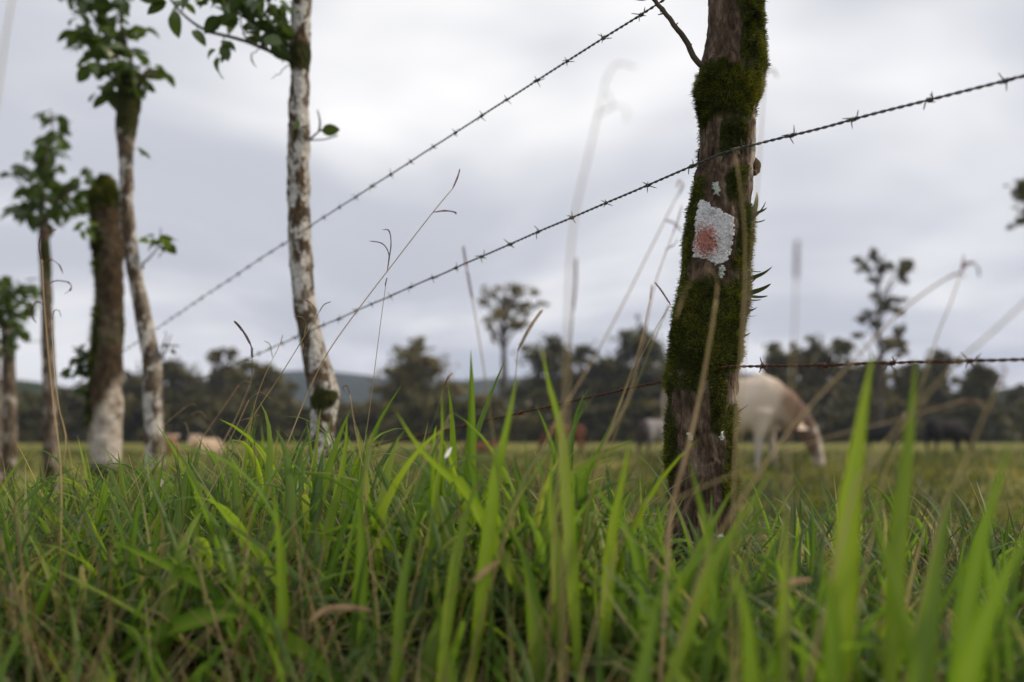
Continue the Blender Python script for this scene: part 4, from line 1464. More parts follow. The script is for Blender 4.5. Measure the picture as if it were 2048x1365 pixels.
# label, distance, radius m, hue, stem points top->down, racemes (each a px polyline), raceme hue, raceme bead radius
STALKS = [
    ('forked straw stalk with four curled seed heads before the thin straight tree', 1.45, .0016, .62, [(84, 520), (88, 600), (98, 720), (110, 835), (122, 950), (121, 1120), (120, 1300), (119, 1390)],
     [[(84, 520), (79, 490), (88, 468), (115, 458)], [(84, 530), (100, 520), (118, 530), (126, 548)], [(87, 572), (112, 562), (138, 566), (142, 578), (130, 588)], [(88, 610), (74, 604), (63, 620), (66, 636), (73, 646)]], .25, .0011),
    ('bent secondary straw forking off the stalk before the thin straight tree', 1.50, .0013, .65, [(104, 640), (108, 720), (116, 805), (128, 855), (132, 885), (124, 945), (123, 960)], [[(104, 640), (108, 622), (118, 622), (122, 634)]], .6, .0008),
    ('bare sharp-kinked pale straw with tiny curled tip', 1.50, .0010, .55, [(298, 945), (280, 985), (200, 1150), (130, 1290), (160, 1350), (185, 1400)], [[(298, 945), (302, 936), (309, 935), (308, 941)]], .55, .0009),
    ('orange straw stalk with hooked tips crossing in front of the pale mottled trunk', 1.72, .0012, .55, [(640, 622), (600, 688), (555, 760), (505, 835), (445, 940), (400, 1020), (352, 1105), (345, 1180)],
     [[(638, 625), (648, 610), (662, 604)], [(624, 645), (630, 620), (615, 602), (598, 602)], [(608, 672), (612, 650), (604, 635), (586, 633)], [(596, 692), (606, 688), (605, 700)], [(505, 835), (495, 838), (520, 830)]], .75, .0009),
    ('green stem topped by one dark purple bent seed spike', 1.70, .0011, .05, [(504, 715), (505, 760), (507, 850), (511, 930), (516, 1050)], [[(504, 716), (504, 694)], [(503, 694), (492, 672), (480, 655), (468, 642)]], .05, .0019),
    (None, 1.65, .0013, .60, [(905, 378), (866, 425), (800, 510), (710, 628), (650, 715), (610, 800), (572, 895), (545, 960), (525, 1050)], [[(905, 378), (914, 358), (920, 338)], [(866, 425), (890, 422), (910, 425), (912, 430)]], .3, .0013),
    (None, 1.75, .0009, .70, [(773, 560), (762, 640), (748, 750), (735, 850), (718, 960), (715, 1080), (716, 1250)], [[(776, 530), (782, 490), (778, 462), (764, 460)], [(774, 545), (778, 510), (765, 488), (738, 482)], [(770, 572), (774, 556)]], .35, .0010),
    ('straight spike-topped stalk crossing the middle wire left of the wide umbrella tree', 1.15, .0011, .2, [(934, 540), (950, 630), (965, 720), (980, 830), (990, 900), (1002, 1020)], [[(934, 540), (926, 492)], [(945, 600), (934, 540)]], .45, .0013),
    (None, 1.45, .0011, .15, [(1036, 700), (1030, 760), (1018, 830), (1000, 920)], [[(1036, 702), (1060, 655), (1086, 618)]], .72, .0022),
    (None, 1.55, .0009, .1, [(888, 775), (872, 830), (850, 890), (830, 960), (815, 1040)], [[(888, 775), (897, 755), (905, 746)]], .6, .0016),
    ('thick pale out-of-focus straw rising past the middle wire', 0.74, .0011, .66, [(1205, 190), (1180, 300), (1150, 430), (1138, 560), (1134, 720), (1130, 880), (1128, 1060)],
     [[(1205, 195), (1212, 160), (1235, 128), (1275, 136)], [(1196, 235), (1215, 218), (1240, 212), (1255, 226), (1250, 246)], [(1200, 225), (1225, 212), (1212, 180)]], .3, .0005),
    (None, 1.0, .0012, .25, [(1146, 620), (1138, 720), (1128, 820), (1115, 960)], [[(1146, 625), (1151, 570), (1152, 515)]], .35, .0013),
    (None, 1.10, .0012, .60, [(1350, 400), (1300, 500), (1235, 630), (1180, 730), (1120, 830), (1075, 920), (1030, 1010)], [[(1350, 400), (1366, 372), (1358, 362), (1354, 376)], [(1330, 440), (1350, 448), (1362, 462)]], .4, .0010),
    (None, 1.2, .0011, .68, [(1345, 470), (1310, 570), (1285, 690), (1255, 800), (1210, 890), (1180, 990)], [[(1345, 470), (1356, 440), (1364, 410)], [(1330, 500), (1345, 492), (1356, 480)]], .4, .0008),
    ('thin stem with one short dark spike touching the mossy post', 1.72, .0009, .2, [(1341, 610), (1310, 660), (1270, 740), (1220, 850), (1190, 930)], [[(1341, 610), (1325, 585), (1309, 564)]], .1, .0015),
    (None, 1.35, .0012, .62, [(1300, 600), (1280, 690), (1250, 780), (1225, 850), (1190, 960)], [[(1300, 600), (1304, 570)]], .5, .0010),
    (None, 1.30, .0012, .35, [(1325, 640), (1300, 700), (1260, 800), (1230, 870), (1200, 980)], [[(1325, 640), (1338, 610)]], .7, .0010),
    ('stout out-of-focus straw bowed in a hook in front of the mossy post', 1.05, .0026, .66, [(1432, 600), (1420, 680), (1400, 790), (1372, 910), (1345, 1010), (1335, 1120)], [[(1432, 600), (1434, 560), (1416, 540), (1392, 548), (1368, 590), (1352, 640)]], .7, .0013),
    (None, 1.05, .0013, .55, [(1474, 330), (1488, 440), (1490, 540), (1484, 660), (1474, 800), (1468, 960), (1464, 1100)], [[(1474, 330), (1470, 310), (1476, 300)]], .7, .0011),
    ('long slanting straw with forked tip passing over the grazing cow', 0.95, .0016, .62, [(1920, 545), (1880, 565), (1800, 625), (1700, 730), (1600, 835), (1520, 945), (1450, 1050), (1400, 1150)], [[(1920, 545), (1940, 526), (1955, 535), (1960, 556)], [(1895, 556), (1915, 548), (1930, 553)], [(1925, 540), (1930, 527), (1950, 524)]], .35, .0010),
    (None, 0.95, .0010, .62, [(1930, 800), (1800, 838), (1640, 880), (1500, 935), (1350, 1000), (1250, 1060)], [[(1930, 800), (1960, 806), (1975, 830)]], .6, .0008),
    (None, 1.0, .0011, .55, [(1922, 545), (1900, 610), (1875, 670), (1840, 780), (1790, 900), (1750, 1030)], [[(1922, 545), (1928, 510)]], .4, .0009),
    (None, 0.8, .0014, .60, [(2075, 580), (1990, 660), (1900, 740), (1820, 830), (1740, 930), (1690, 1050)], [[(2075, 580), (2110, 550)]], .6, .0012),
    (None, 0.85, .0013, .62, [(1998, 770), (1960, 850), (1920, 950), (1870, 1080)], [[(1998, 770), (2010, 740), (1998, 730)]], .6, .0010),
    (None, 0.75, .0009, .50, [(1592, 560), (1588, 680), (1580, 820), (1575, 980)], [[(1592, 560), (1594, 480)]], .3, .0016),
    (None, 0.95, .0010, .55, [(1530, 150), (1520, 300), (1505, 500), (1490, 700), (1480, 900), (1478, 1080)], [[(1530, 150), (1545, 140), (1555, 156)]], .4, .0008),
    (None, 2.7, .0016, .75, [(478, 770), (430, 840), (385, 905), (360, 960), (330, 1030)], [[(478, 770), (490, 762), (506, 768)], [(415, 838), (400, 824), (380, 830)], [(378, 868), (372, 848), (364, 846)]], .7, .0010),
    (None, 2.6, .0016, .78, [(500, 770), (470, 840), (440, 900), (425, 960), (400, 1040)], [[(500, 770), (508, 740), (505, 720)]], .7, .0010),
    (None, 2.2, .0012, .78, [(498, 800), (470, 860), (435, 925), (400, 990), (370, 1080)], [[(498, 800), (520, 785), (545, 800)], [(480, 842), (500, 838), (508, 855)]], .7, .0009),
    (None, 2.9, .0014, .78, [(370, 815), (320, 860), (280, 920), (250, 990)], [[(370, 815), (385, 808), (392, 812)]], .7, .0009),
    (None, 0.75, .0014, .60, [(28, -20), (12, 70), (0, 160), (-20, 300), (-45, 520), (-60, 800)], [[(28, -20), (34, -60)]], .5, .0012),
    (None, 2.1, .0012, .72, [(560, 690), (535, 740), (512, 800), (500, 860), (480, 960)], [[(560, 690), (566, 670)], [(545, 715), (540, 690), (528, 682)]], .6, .0008),
    (None, 1.55, .0011, .62, [(700, 790), (706, 830), (716, 890), (728, 950), (735, 1040)], [[(700, 790), (694, 772), (686, 775), (690, 784)]], .55, .0009),
    (None, 1.25, .0012, .60, [(900, 830), (830, 960), (740, 1110), (690, 1200), (650, 1300)], [[(900, 830), (906, 818)]], .6, .0008),
    (None, 1.15, .0010, .62, [(740, 880), (728, 1000), (742, 1120), (756, 1240), (762, 1380)], [[(740, 880), (742, 868)]], .6, .0008),
]


def ground_clear(p):
    return p


for k, (lab, d, rad, hue, stem, racs, rhue, rrad) in enumerate(STALKS):
    r = random.Random(700 + k)
    pts = to_ground([px(x, y, d + 0.02 * i / len(stem) * r.uniform(-1, 1)) for i, (x, y) in enumerate(stem)])
    P = smooth_path(pts, 44)
    org = P[-1].copy()
    if not lab:
        top = racs[0][-1]
        tone = 'greenish' if hue < 0.3 else ('golden' if hue < 0.58 else ('pale straw' if hue < 0.7 else 'dull brown'))
        slope = abs(stem[0][0] - stem[-1][0]) / max(stem[-1][1] - stem[0][1], 1)
        hk = {1: 'one seed head', 2: 'two seed heads', 3: 'three seed heads'}.get(len(racs), 'several seed heads')
        lab2 = f"{'slanting' if slope > 0.3 else 'upright'} {tone} stalk with {hk} {near_what((stem[0][0] + stem[-1][0]) / 2, 0)}"
    th = thing('seed_stalk', lab or lab2, 'grass stalk', org, None if lab else G_ST)
    v_, q_, t_ = tube(P, np.linspace(rad * 0.55, rad, 44), 6)
    hh = np.clip(hue + 0.18 * np.sin(np.linspace(0, 7, len(v_)) + k), 0, 1)
    stm = child('stem', raw_mesh('stem', v_, q_, t_, {'hue': hh}), M_STALK, th)
    for rc in racs:
        Q = [px(x, y, d + 0.012 * r.uniform(-1, 1) * i) for i, (x, y) in enumerate(rc)]
        Q[0] = px(*rc[0], d)
        n = 26
        C = smooth_path(Q, n)
        mb = MB()
        v_, q_, t_ = tube(C, np.linspace(rrad * 0.6, rrad * 0.35, n), 5)
        mb.add(v_, q_, t_, hue=rhue)
        if True:                            # two ranks of spikelets along the rachis
            Ls = float(np.linalg.norm(np.diff(C, axis=0), axis=1).sum())
            ns = int(np.clip(Ls / 0.0022, 4, 40))
            for j in range(ns):
                f = 0.08 + 0.9 * j / ns
                i0 = int(f * (n - 2))
                p = C[i0] * (1 - (f * (n - 2) - i0)) + C[i0 + 1] * (f * (n - 2) - i0)
                tg = C[min(i0 + 2, n - 1)] - C[i0]
                tg /= np.linalg.norm(tg) + 1e-9
                sd = np.cross(tg, [0, 1.0, 0]) * (1 if j % 2 else -1) + np.array([0, r.uniform(-.6, .6), 0])
                e0 = p + sd * rrad * 0.3
                e1 = p + sd * rrad * 0.95 + tg * 0.0030
                v_, q_, t_ = tube([e0, 0.5 * (e0 + e1) + sd * rrad * .25, e1], [rrad * 0.35, rrad * 0.62, rrad * 0.12], 5)
                mb.add(v_, q_, t_, hue=np.clip(rhue + r.uniform(-.12, .2), 0, 1))
        child('seed_head', mb.mesh('seed_head'), M_SEED, stm)

# small dry and white scraps caught in the grass
def scrap(name, label, cat, pts, d, wpx, mat, curl=0.6):
    P = smooth_path([px(x, y, d + 0.01 * i) for i, (x, y) in enumerate(pts)], 14)
    ts = np.linspace(0, 1, 14)
    t = np.gradient(P, axis=0)
    t /= np.linalg.norm(t, axis=1)[:, None]
    s = np.cross(t, [0, 1.0, 0.0])
    s /= np.linalg.norm(s, axis=1)[:, None]
    u = np.cross(s, t)
    w = 0.5 * wpx / F * d * np.sin(np.pi * np.clip(ts * 0.96 + 0.02, 0, 1)) ** 0.7
    V = np.stack([P + s * w[:, None] + u * (curl * w)[:, None], P, P - s * w[:, None] + u * (curl * 0.7 * w)[:, None]], 1).reshape(-1, 3)
    i = np.arange(13) * 3
    q = np.concatenate([np.stack([i, i + 1, i + 4, i + 3], -1), np.stack([i + 1, i + 2, i + 5, i + 4], -1)])
    o = link(name, raw_mesh(name, V - P[0], q, None, {'hue': np.full(len(V), 0.5)}), mat, None, P[0])
    return tag(o, label, cat)


m = Mat('white_petal')
M_WHITE = m.base((0.72, 0.72, 0.74), 0.7).translucent((0.6, 0.6, 0.62), 0.3).m
m = Mat('dead_leaf')
M_DEAD = m.base(m.ramp(m.noise(m.obj(), 60, 4), [(0.35, (0.24, 0.15, 0.08)), (0.65, (0.46, 0.34, 0.20))]), 0.75).translucent((0.4, 0.24, 0.10), 0.25).m
m = Mat('dark_scrap')
M_DARK = m.base(m.ramp(m.noise(m.obj(), 90, 4), [(0.35, (0.03, 0.022, 0.014)), (0.65, (0.09, 0.065, 0.04))]), 0.9).m
scrap('petal', 'small white petal caught on a blade before the pasture', 'petal', [(890, 916), (896, 906), (903, 894)], 1.35, 8, M_WHITE)
scrap('dead_leaf', 'curled tan dead leaf lying in the verge grass', 'dead leaf', [(618, 1245), (650, 1222), (700, 1218), (745, 1222)], 1.1, 15, M_DEAD, 1.0)
scrap('dead_leaf', 'upright brown folded dead leaf beside the forked straw stalk', 'dead leaf', [(122, 1188), (132, 1215), (150, 1260), (185, 1300)], 1.38, 14, M_DEAD)
scrap('dead_leaf', 'russet dead leaf standing among bright blades', 'dead leaf', [(945, 1165), (975, 1140), (1000, 1120)], 1.05, 11, M_DEAD, 1.0)
scrap('dead_leaf', 'small pale dry leaf by the foot of the mossy post', 'dead leaf', [(1555, 1175), (1590, 1165), (1625, 1160)], 1.0, 14, M_DEAD)
dp = px(424, 938, fd(424))
sc_o = link('leaf_scrap', blob((0, 0, 0), (0.021, 0.016, 0.018), 3, 0.9), M_DARK, None, None)
dp = px(525, 936, fd(525))
sc_o.location = [float(c) for c in dp]
tag(sc_o, 'dark crumpled plant scrap hanging on the rusty wire', 'plant scrap')
for f in sc_o.data.polygons:
    f.use_smooth = False

# ------------------------------------------------------------------ cattle
def loft(sections, seg=18):
    """sections: (x, y, z, half width y, half height z, tilt) rings facing x turned by tilt about y"""
    V = []
    th = np.arange(seg) * 2 * math.pi / seg
    for (x, y, z, a, b, t) in sections:
        ry = a * np.sign(np.cos(th)) * np.abs(np.cos(th)) ** 0.85
        rz = b * np.sin(th)
        V.append(np.stack([x - rz * math.sin(t), y + ry, z + rz * math.cos(t)], -1))
    n = len(sections)
    V = np.vstack(V)
    i = np.arange(n - 1)[:, None] * seg
    j = np.arange(seg)[None, :]
    j2 = (j + 1) % seg
    q = np.stack([i + j, i + seg + j, i + seg + j2, i + j2], -1).reshape(-1, 4)
    V = np.vstack([V, np.array(sections[0][:3]), np.array(sections[-1][:3])])
    k = np.arange(seg)
    k2 = (k + 1) % seg
    o = (n - 1) * seg
    t = np.vstack([np.stack([np.full(seg, n * seg), k, k2], -1), np.stack([np.full(seg, n * seg + 1), o + k2, o + k], -1)])
    return V, q, t


def cow_body(pose, voxel):
    mb = MB()
    dz = -0.60 if pose == 'lying' else 0.0
    torso = [(-.83, 0, 1.08, .06, .08, 0), (-.79, 0, 1.06, .19, .20, 0), (-.66, 0, 1.03, .255, .285, 0), (-.45, 0, 1.0, .275, .325, 0), (-.15, 0, .945, .315, .375, 0),
             (.15, 0, .925, .325, .39, 0), (.38, 0, .945, .295, .385, 0), (.55, 0, .985, .245, .36, 0), (.70, 0, 1.0, .185, .28, 0), (.79, 0, .99, .11, .18, 0)]
    v, q, t = loft([(x, y, z + dz, a, b, tt) for x, y, z, a, b, tt in torso])
    mb.add(v, q, t)
    v, q, t = loft([(.30, 0, 1.28 + dz, .04, .05, 0), (.42, 0, 1.30 + dz, .10, .09, 0), (.55, 0, 1.28 + dz, .09, .08, 0), (.66, 0, 1.2 + dz, .04, .05, 0)])
    mb.add(v, q, t)
    if pose == 'grazing':
        neck = [(.52, 0, 1.03, .20, .30, -.35), (.74, 0, .92, .16, .25, -.6), (.92, 0, .76, .125, .20, -.8), (1.04, 0, .62, .105, .15, -.95), (1.10, 0, .55, .10, .12, -1.0)]
        head = [(1.00, 0, .66, .06, .07, -1.2), (1.04, 0, .62, .115, .12, -1.25), (1.10, 0, .49, .115, .125, -1.28), (1.155, 0, .35, .085, .10, -1.3), (1.19, 0, .23, .068, .078, -1.3),
                (1.215, 0, .14, .074, .072, -1.3), (1.225, 0, .095, .05, .045, -1.3)]
        eyes, horns = (1.125, .095, .47), (1.0, .09, .70)
    else:
        neck = [(.52, 0, 1.03 + dz, .20, .30, .35), (.74, 0, 1.12 + dz, .15, .23, .6), (.90, 0, 1.25 + dz, .115, .18, .8), (1.0, 0, 1.36 + dz, .10, .14, .8)]
        head = [(.93, 0, 1.42 + dz, .06, .06, -.5), (.98, 0, 1.40 + dz, .11, .115, -.55), (1.10, 0, 1.33 + dz, .11, .12, -.6), (1.23, 0, 1.22 + dz, .082, .095, -.65), (1.33, 0, 1.14 + dz, .068, .075, -.7),
                (1.40, 0, 1.08 + dz, .072, .07, -.7), (1.43, 0, 1.05 + dz, .05, .045, -.7)]
        eyes, horns = (1.12, .09, 1.37 + dz), (.95, .09, 1.47 + dz)
    for sct in (neck, head):
        v, q, t = loft(sct)
        mb.add(v, q, t)
    v, q, t = loft([(.45, 0, .60 + dz, .02, .05, 0), (.62, 0, .66 + dz, .035, .14, -.2), (.80, 0, .70 + dz if pose == 'grazing' else .80 + dz, .03, .12, -.4), (.92, 0, .62 + dz if pose == 'grazing' else .98 + dz, .02, .06, -.6)])
    mb.add(v, q, t)
    for s in (-1, 1):
        if pose == 'lying':
            v, q, t = tube([(.45, s * .22, .22), (.66, s * .28, .12), (.86, s * .27, .07), (.62, s * .24, .05)], [.10, .075, .055, .05], 10)
            mb.add(v, q, t)
            v, q, t = tube([(-.55, s * .22, .32), (-.30, s * .34, .22), (-.12, s * .38, .12), (-.42, s * .38, .07), (-.2, s * .40, .05)], [.2, .15, .085, .06, .05], 10)
            mb.add(v, q, t)
        else:
            fo = .07 * s
            v, q, t = tube([(.50, s * .16, .86), (.50 + fo * .3, s * .165, .66), (.49 + fo, s * .16, .45), (.50 + fo, s * .16, .37), (.50 + fo * 1.4, s * .155, .14), (.52 + fo * 1.5, s * .155, .06), (.535 + fo * 1.5, s * .155, .0)],
                           [.15, .105, .066, .062, .043, .052, .058], 12)
            mb.add(v, q, t)
            ho = -.09 * s
            v, q, t = tube([(-.60, s * .15, .98), (-.56 + ho * .2, s * .17, .74), (-.58 + ho * .6, s * .165, .56), (-.69 + ho, s * .16, .42), (-.68 + ho, s * .155, .28), (-.655 + ho, s * .155, .12), (-.64 + ho, s * .155, .05), (-.625 + ho, s * .155, 0)],
                           [.22, .17, .11, .068, .052, .046, .052, .058], 12)
            mb.add(v, q, t)
    me0 = mb.mesh('cow_parts')
    tmp = bpy.data.objects.new('cow_parts', me0)
    col.objects.link(tmp)
    md = tmp.modifiers.new('r', 'REMESH')
    md.mode = 'VOXEL'
    md.voxel_size = voxel
    md.use_smooth_shade = True
    sm = tmp.modifiers.new('s', 'SMOOTH')
    sm.iterations = 3
    sm.factor = 0.5
    dg = bpy.context.evaluated_depsgraph_get()
    dg.update()
    me = bpy.data.meshes.new_from_object(tmp.evaluated_get(dg))
    me.name = 'body'
    bpy.data.objects.remove(tmp)
    return me, eyes, horns, dz


def coat(name, cols, spots=None, front=None, face=None, muzzle=None, legs=None, rear=None):
    m = Mat(name)
    v = m.obj()
    s = m.n('ShaderNodeSeparateXYZ')
    m.l(v, s.inputs[0])
    nz = m.noise(v, 3.0, 4)
    c = m.ramp(nz, [(0.35, cols[0]), (0.65, cols[1])])
    w = m.math('MULTIPLY', m.math('SUBTRACT', nz, 0.5), 0.5)

    def zone(sock, a, b, colr, c_):
        r = m.n('ShaderNodeMapRange')
        r.inputs['From Min'].default_value = a
        r.inputs['From Max'].default_value = b
        m.l(m.math('ADD', sock, w), r.inputs['Value'])
        return m.mix(r.outputs[0], c_, colr)
    if legs:
        c = zone(s.outputs[2], legs[1], legs[1] - 0.18, legs[0], c)
    if rear:
        c = zone(s.outputs[0], rear[1], rear[1] - 0.15, rear[0], c)
    if front:
        c = zone(s.outputs[0], front[1], front[1] + 0.22, front[0], c)
    if face:
        c = zone(s.outputs[0], face[1], face[1] + 0.06, face[0], c)
    if muzzle:
        c = zone(s.outputs[0], muzzle[1], muzzle[1] + 0.06, muzzle[0], c)
    if spots:
        c = m.mix(m.ramp(m.noise(v, spots[1], 2), [(spots[2], 0.0), (spots[2] + .04, 1.0)]), c, spots[0])
    return m.base(c, 0.85, 0.2).bump(m.noise(v, 90, 3), 0.004, 0.4).m


BODY = {p: cow_body(p, 0.03) for p in ('grazing', 'standing', 'lying')}
M_HORN = Mat('horn').base((0.30, 0.26, 0.20), 0.5).m
M_EAR = Mat('ear').base((0.50, 0.40, 0.33), 0.85).m
M_EARD = Mat('ear_dark').base((0.03, 0.026, 0.024), 0.85).m
M_EYE = Mat('eye').base((0.01, 0.008, 0.006), 0.1, 0.6).m
V, q, rib = strap_mesh('ear', 1.0, 0.55, 0.5, 0.2, 7, 0.45, 0.35)
ear_v, ear_q = V, q


def cow(label, pose, xp, yp, d, yaw, scale, mat, earmat, horned=False, group=None):
    p = px(xp, yp, d)
    gz = float(ground_z(p[0], d))
    th = thing('cow', label, 'cow', (p[0], d, gz), group)
    th.rotation_euler = (0, 0, yaw)
    th.scale = (scale,) * 3
    me0, ey, hn, dz = BODY[pose]
    me = me0.copy()
    me.materials.clear()
    me.materials.append(mat)
    o = link('body', me, None, th)
    for s in (-1, 1):
        em_ = bpy.data.meshes.get('ear_' + earmat.name) or raw_mesh('ear_' + earmat.name, ear_v, ear_q)
        e_ = link('ear', em_, earmat, th)
        dirv = Vector((-0.25, s * 1.0, -0.15 if pose == 'grazing' else 0.05))
        e_.matrix_basis = oriented(e_, (hn[0] + .03, s * hn[1] * .9, hn[2] - .05), dirv, 0.25, s * 0.9)
        y_ = link('eye', blob((0, 0, 0), (.022, .016, .022), 2, 0.0, 2), M_EYE, th)
        y_.location = (ey[0], s * ey[1], ey[2])
        if horned:
            hp = np.array([hn[0], s * hn[1] * .7, hn[2]])
            v_, q_, t_ = path_tube([hp, hp + [0.0, s * .09, .02], hp + [.05, s * .14, .07], hp + [.09, s * .13, .13]], .022, .006, 10, 8)
            link('horn', raw_mesh('horn', v_, q_, t_), M_HORN, th)
    if pose == 'lying':
        tp = [(-.82, 0, .55), (-.92, .03, .35), (-.95, .08, .12), (-.85, .16, .05)]
    else:
        tp = [(-.80, 0, 1.20), (-.90, 0, 1.08), (-.905, .01, .80), (-.89, .02, .52), (-.89, .02, .36)]
    P = smooth_path(tp, 22)
    rt = np.interp(np.linspace(0, 1, 22), [0, .15, .65, .75, .88, 1], [.045, .026, .017, .03, .036, .006])
    v_, q_, t_ = tube(P, rt, 8)
    tm = raw_mesh('tail', v_, q_, t_)
    link('tail', tm, mat, th)
    return th


C_CREAM = coat('coat_cream', ((0.48, 0.40, 0.33), (0.60, 0.52, 0.44)), front=((0.20, 0.125, 0.09), 0.62), face=((0.13, 0.085, 0.06), 0.98), muzzle=((0.50, 0.43, 0.38), 1.17), legs=((0.42, 0.37, 0.34), 0.55))
C_GREY = coat('coat_grey', ((0.15, 0.14, 0.145), (0.27, 0.25, 0.25)), legs=((0.05, 0.042, 0.04), 0.55), rear=((0.06, 0.05, 0.047), -0.5))
C_RED = coat('coat_red', ((0.095, 0.035, 0.018), (0.16, 0.060, 0.030)), legs=((0.10, 0.045, 0.03), 0.4))
C_BLACK = coat('coat_black', ((0.008, 0.008, 0.009), (0.018, 0.016, 0.016)))
C_TAN = coat('coat_tan', ((0.26, 0.13, 0.07), (0.36, 0.20, 0.12)))
C_FAWN = coat('coat_fawn', ((0.36, 0.26, 0.19), (0.46, 0.36, 0.28)))

cow('large cream cow with brown neck grazing just past the mossy post', 'grazing', 1458, 930, 14.2, R(-20), 1.02, C_CREAM, M_EAR, True)
cow('grey and white cow partly hidden on the far side of the mossy post', 'grazing', 1322, 903, 25.5, R(24), 0.76, C_GREY, M_EARD)
cow('reddish brown cow grazing by the dark bushes', 'grazing', 1132, 897, 34.0, R(160), 0.78, C_RED, M_EARD)
cow('small brown calf lying alone in the middle of the pasture', 'lying', 958, 905, 36.0, R(20), 0.60, C_RED, M_EARD)
cow('black cow grazing before the trees, its whole side showing', 'grazing', 1893, 893, 35.0, R(18), 0.92, C_BLACK, M_EARD)
cow('black cow mostly hidden by the two tall blurred blades', 'grazing', 1757, 888, 41.0, R(150), 0.80, C_BLACK, M_EARD)
cow('tan cow lying beside the bent pale tree post', 'lying', 338, 918, 35.0, R(-65), 0.8, C_TAN, M_EAR)
cow('cream cow lying next to the tan one', 'lying', 414, 918, 33.0, R(-105), 0.78, C_FAWN, M_EAR)

# ------------------------------------------------------------------ trees beyond the pasture
def leaf_cloud(clumps, n, size, seed, hue0):
    """many small leaf faces spread through clumps given as (centre, radii)"""
    r = np.random.default_rng(seed)
    vol = np.array([np.prod(c[1]) ** (2 / 3) for c in clumps])
    k = r.choice(len(clumps), n, p=vol / vol.sum())
    cen = np.array([c[0] for c in clumps])[k]
    rad = np.array([c[1] for c in clumps])[k]
    dirs = r.normal(0, 1, (n, 3))
    dirs /= np.linalg.norm(dirs, axis=1)[:, None]
    rr_ = np.abs(r.normal(0.0, 0.60, (n, 1)))
    bump = 1 + 0.45 * vnoise(dirs * 2.2 + k[:, None] * 3.1, seed)[:, None]
    p = cen + dirs * rad * rr_ * bump
    nn = dirs * 0.6 + r.normal(0, 0.7, (n, 3)) + np.array([0, 0, 0.4])
    a = np.cross(nn, r.normal(0, 1, (n, 3)))
    a /= np.linalg.norm(a, axis=1)[:, None] + 1e-9
    b = np.cross(nn, a)
    b /= np.linalg.norm(b, axis=1)[:, None] + 1e-9
    s = size * r.uniform(0.5, 1.3, n)[:, None]
    V = np.stack([p + a * s, p + b * s * 0.5, p - a * s, p - b * s * 0.5], 1).reshape(-1, 3)
    hue = np.clip(hue0 + 0.28 * vnoise(p * 0.9, seed + 1) + r.normal(0, 0.12, n), 0, 1)
    return V, np.arange(n * 4).reshape(-1, 4), np.repeat(hue, 4)


M_FOL = leaf_material('foliage', [(0, (0.036, 0.036, 0.013)), (0.4, (0.084, 0.078, 0.023)), (0.7, (0.135, 0.115, 0.034)), (1, (0.20, 0.16, 0.05))], trans_gain=1.3, f=0.25, rib=False)
M_TRUNK = bark_material('bark_plain', (0.03, 0.024, 0.018), (0.07, 0.055, 0.042), (0.13, 0.105, 0.08))
m = Mat('far_bark')
M_FBARK = m.base(m.ramp(m.noise(m.obj(), 3, 5), [(0.35, (0.028, 0.022, 0.017)), (0.65, (0.085, 0.068, 0.054))]), 0.9).m


def far_tree(label, d, trunk, clumps, n, hue, seed, size=0.28, name='tree', cat='tree', group=None, depth_f=0.8, rt=0.3, limbs=True, fill=0.0):
    """trunk: px polyline base->top; clumps: (x, y, rx, ry) as seen, spread in depth around the trunk"""
    r = random.Random(seed)
    pb = px(*trunk[0], d)
    gz = float(ground_z(pb[0], d))
    th = thing(name, label, cat, (pb[0], d, gz), group)
    sc_ = d / F
    P = [np.array([pb[0], d, gz - 0.3])] + [px(x, y, d) for x, y in trunk[1:]]
    mb = MB()
    v_, q_, t_ = path_tube(P, rt, rt * 0.4, 24, 9, 0.12, seed)
    mb.add(v_, q_, t_)
    C = []
    for (x, y, rx, ry) in clumps:
        off = r.uniform(-1, 1) * depth_f * rx * sc_ * 1.2
        c = px(x, y, d)
        c[1] += off
        C.append((c, np.array([rx * sc_, 0.9 * min(rx, ry * 1.6) * sc_, ry * sc_])))
        if limbs:
            z_at = max(P[1][2] * 0.5 + P[0][2] * 0.5, c[2] - abs(c[0] - P[-1][0]) * 0.9 - 1.0)
            zs = np.array([p[2] for p in P])
            z_at = min(z_at, zs.max())
            s0 = np.array([np.interp(z_at, zs, [p[0] for p in P]), d, z_at])
            mid = 0.5 * (s0 + c) + np.array([0, 0, 0.12 * np.linalg.norm(c - s0)])
            v_, q_, t_ = path_tube([s0, mid, c + np.array([0, 0, ry * sc_ * 0.3])], rt * 0.38, rt * 0.08, 10, 6, 0.08, seed + len(C))
            mb.add(v_, q_, t_)
    child('trunk', mb.mesh('trunk'), M_FBARK, th)
    C2 = []
    for c, ra in C:
        for _ in range(5):
            o_ = np.array([r.gauss(0, 0.55), r.gauss(0, 0.5), r.gauss(0, 0.55)]) * ra
            C2.append((c + o_, ra * r.uniform(0.35, 0.8)))
    if fill:
        ctr = np.mean([c for c, _ in C], axis=0)
        lo = np.min([c - ra for c, ra in C], axis=0)
        hi = np.max([c + ra for c, ra in C], axis=0)
        for u, wd in ((0.72, 0.30), (0.48, 0.42), (0.24, 0.50), (0.05, 0.52)):
            for sd in (-0.55, 0.0, 0.55):
                C2.append((np.array([ctr[0] + sd * wd * (hi[0] - lo[0]) * 0.9, ctr[1], lo[2] + u * (hi[2] - lo[2])]),
                           np.array([wd * 0.55 * (hi[0] - lo[0]), 0.5 * wd * (hi[0] - lo[0]), 0.20 * (hi[2] - lo[2])]) * fill))
    V, q, hu = leaf_cloud(C2, int(n * 1.7), size * 1.15, seed, hue)
    child('crown', raw_mesh('crown', V, q, None, {'hue': hu}, smooth=False), M_FOL, th)
    return th


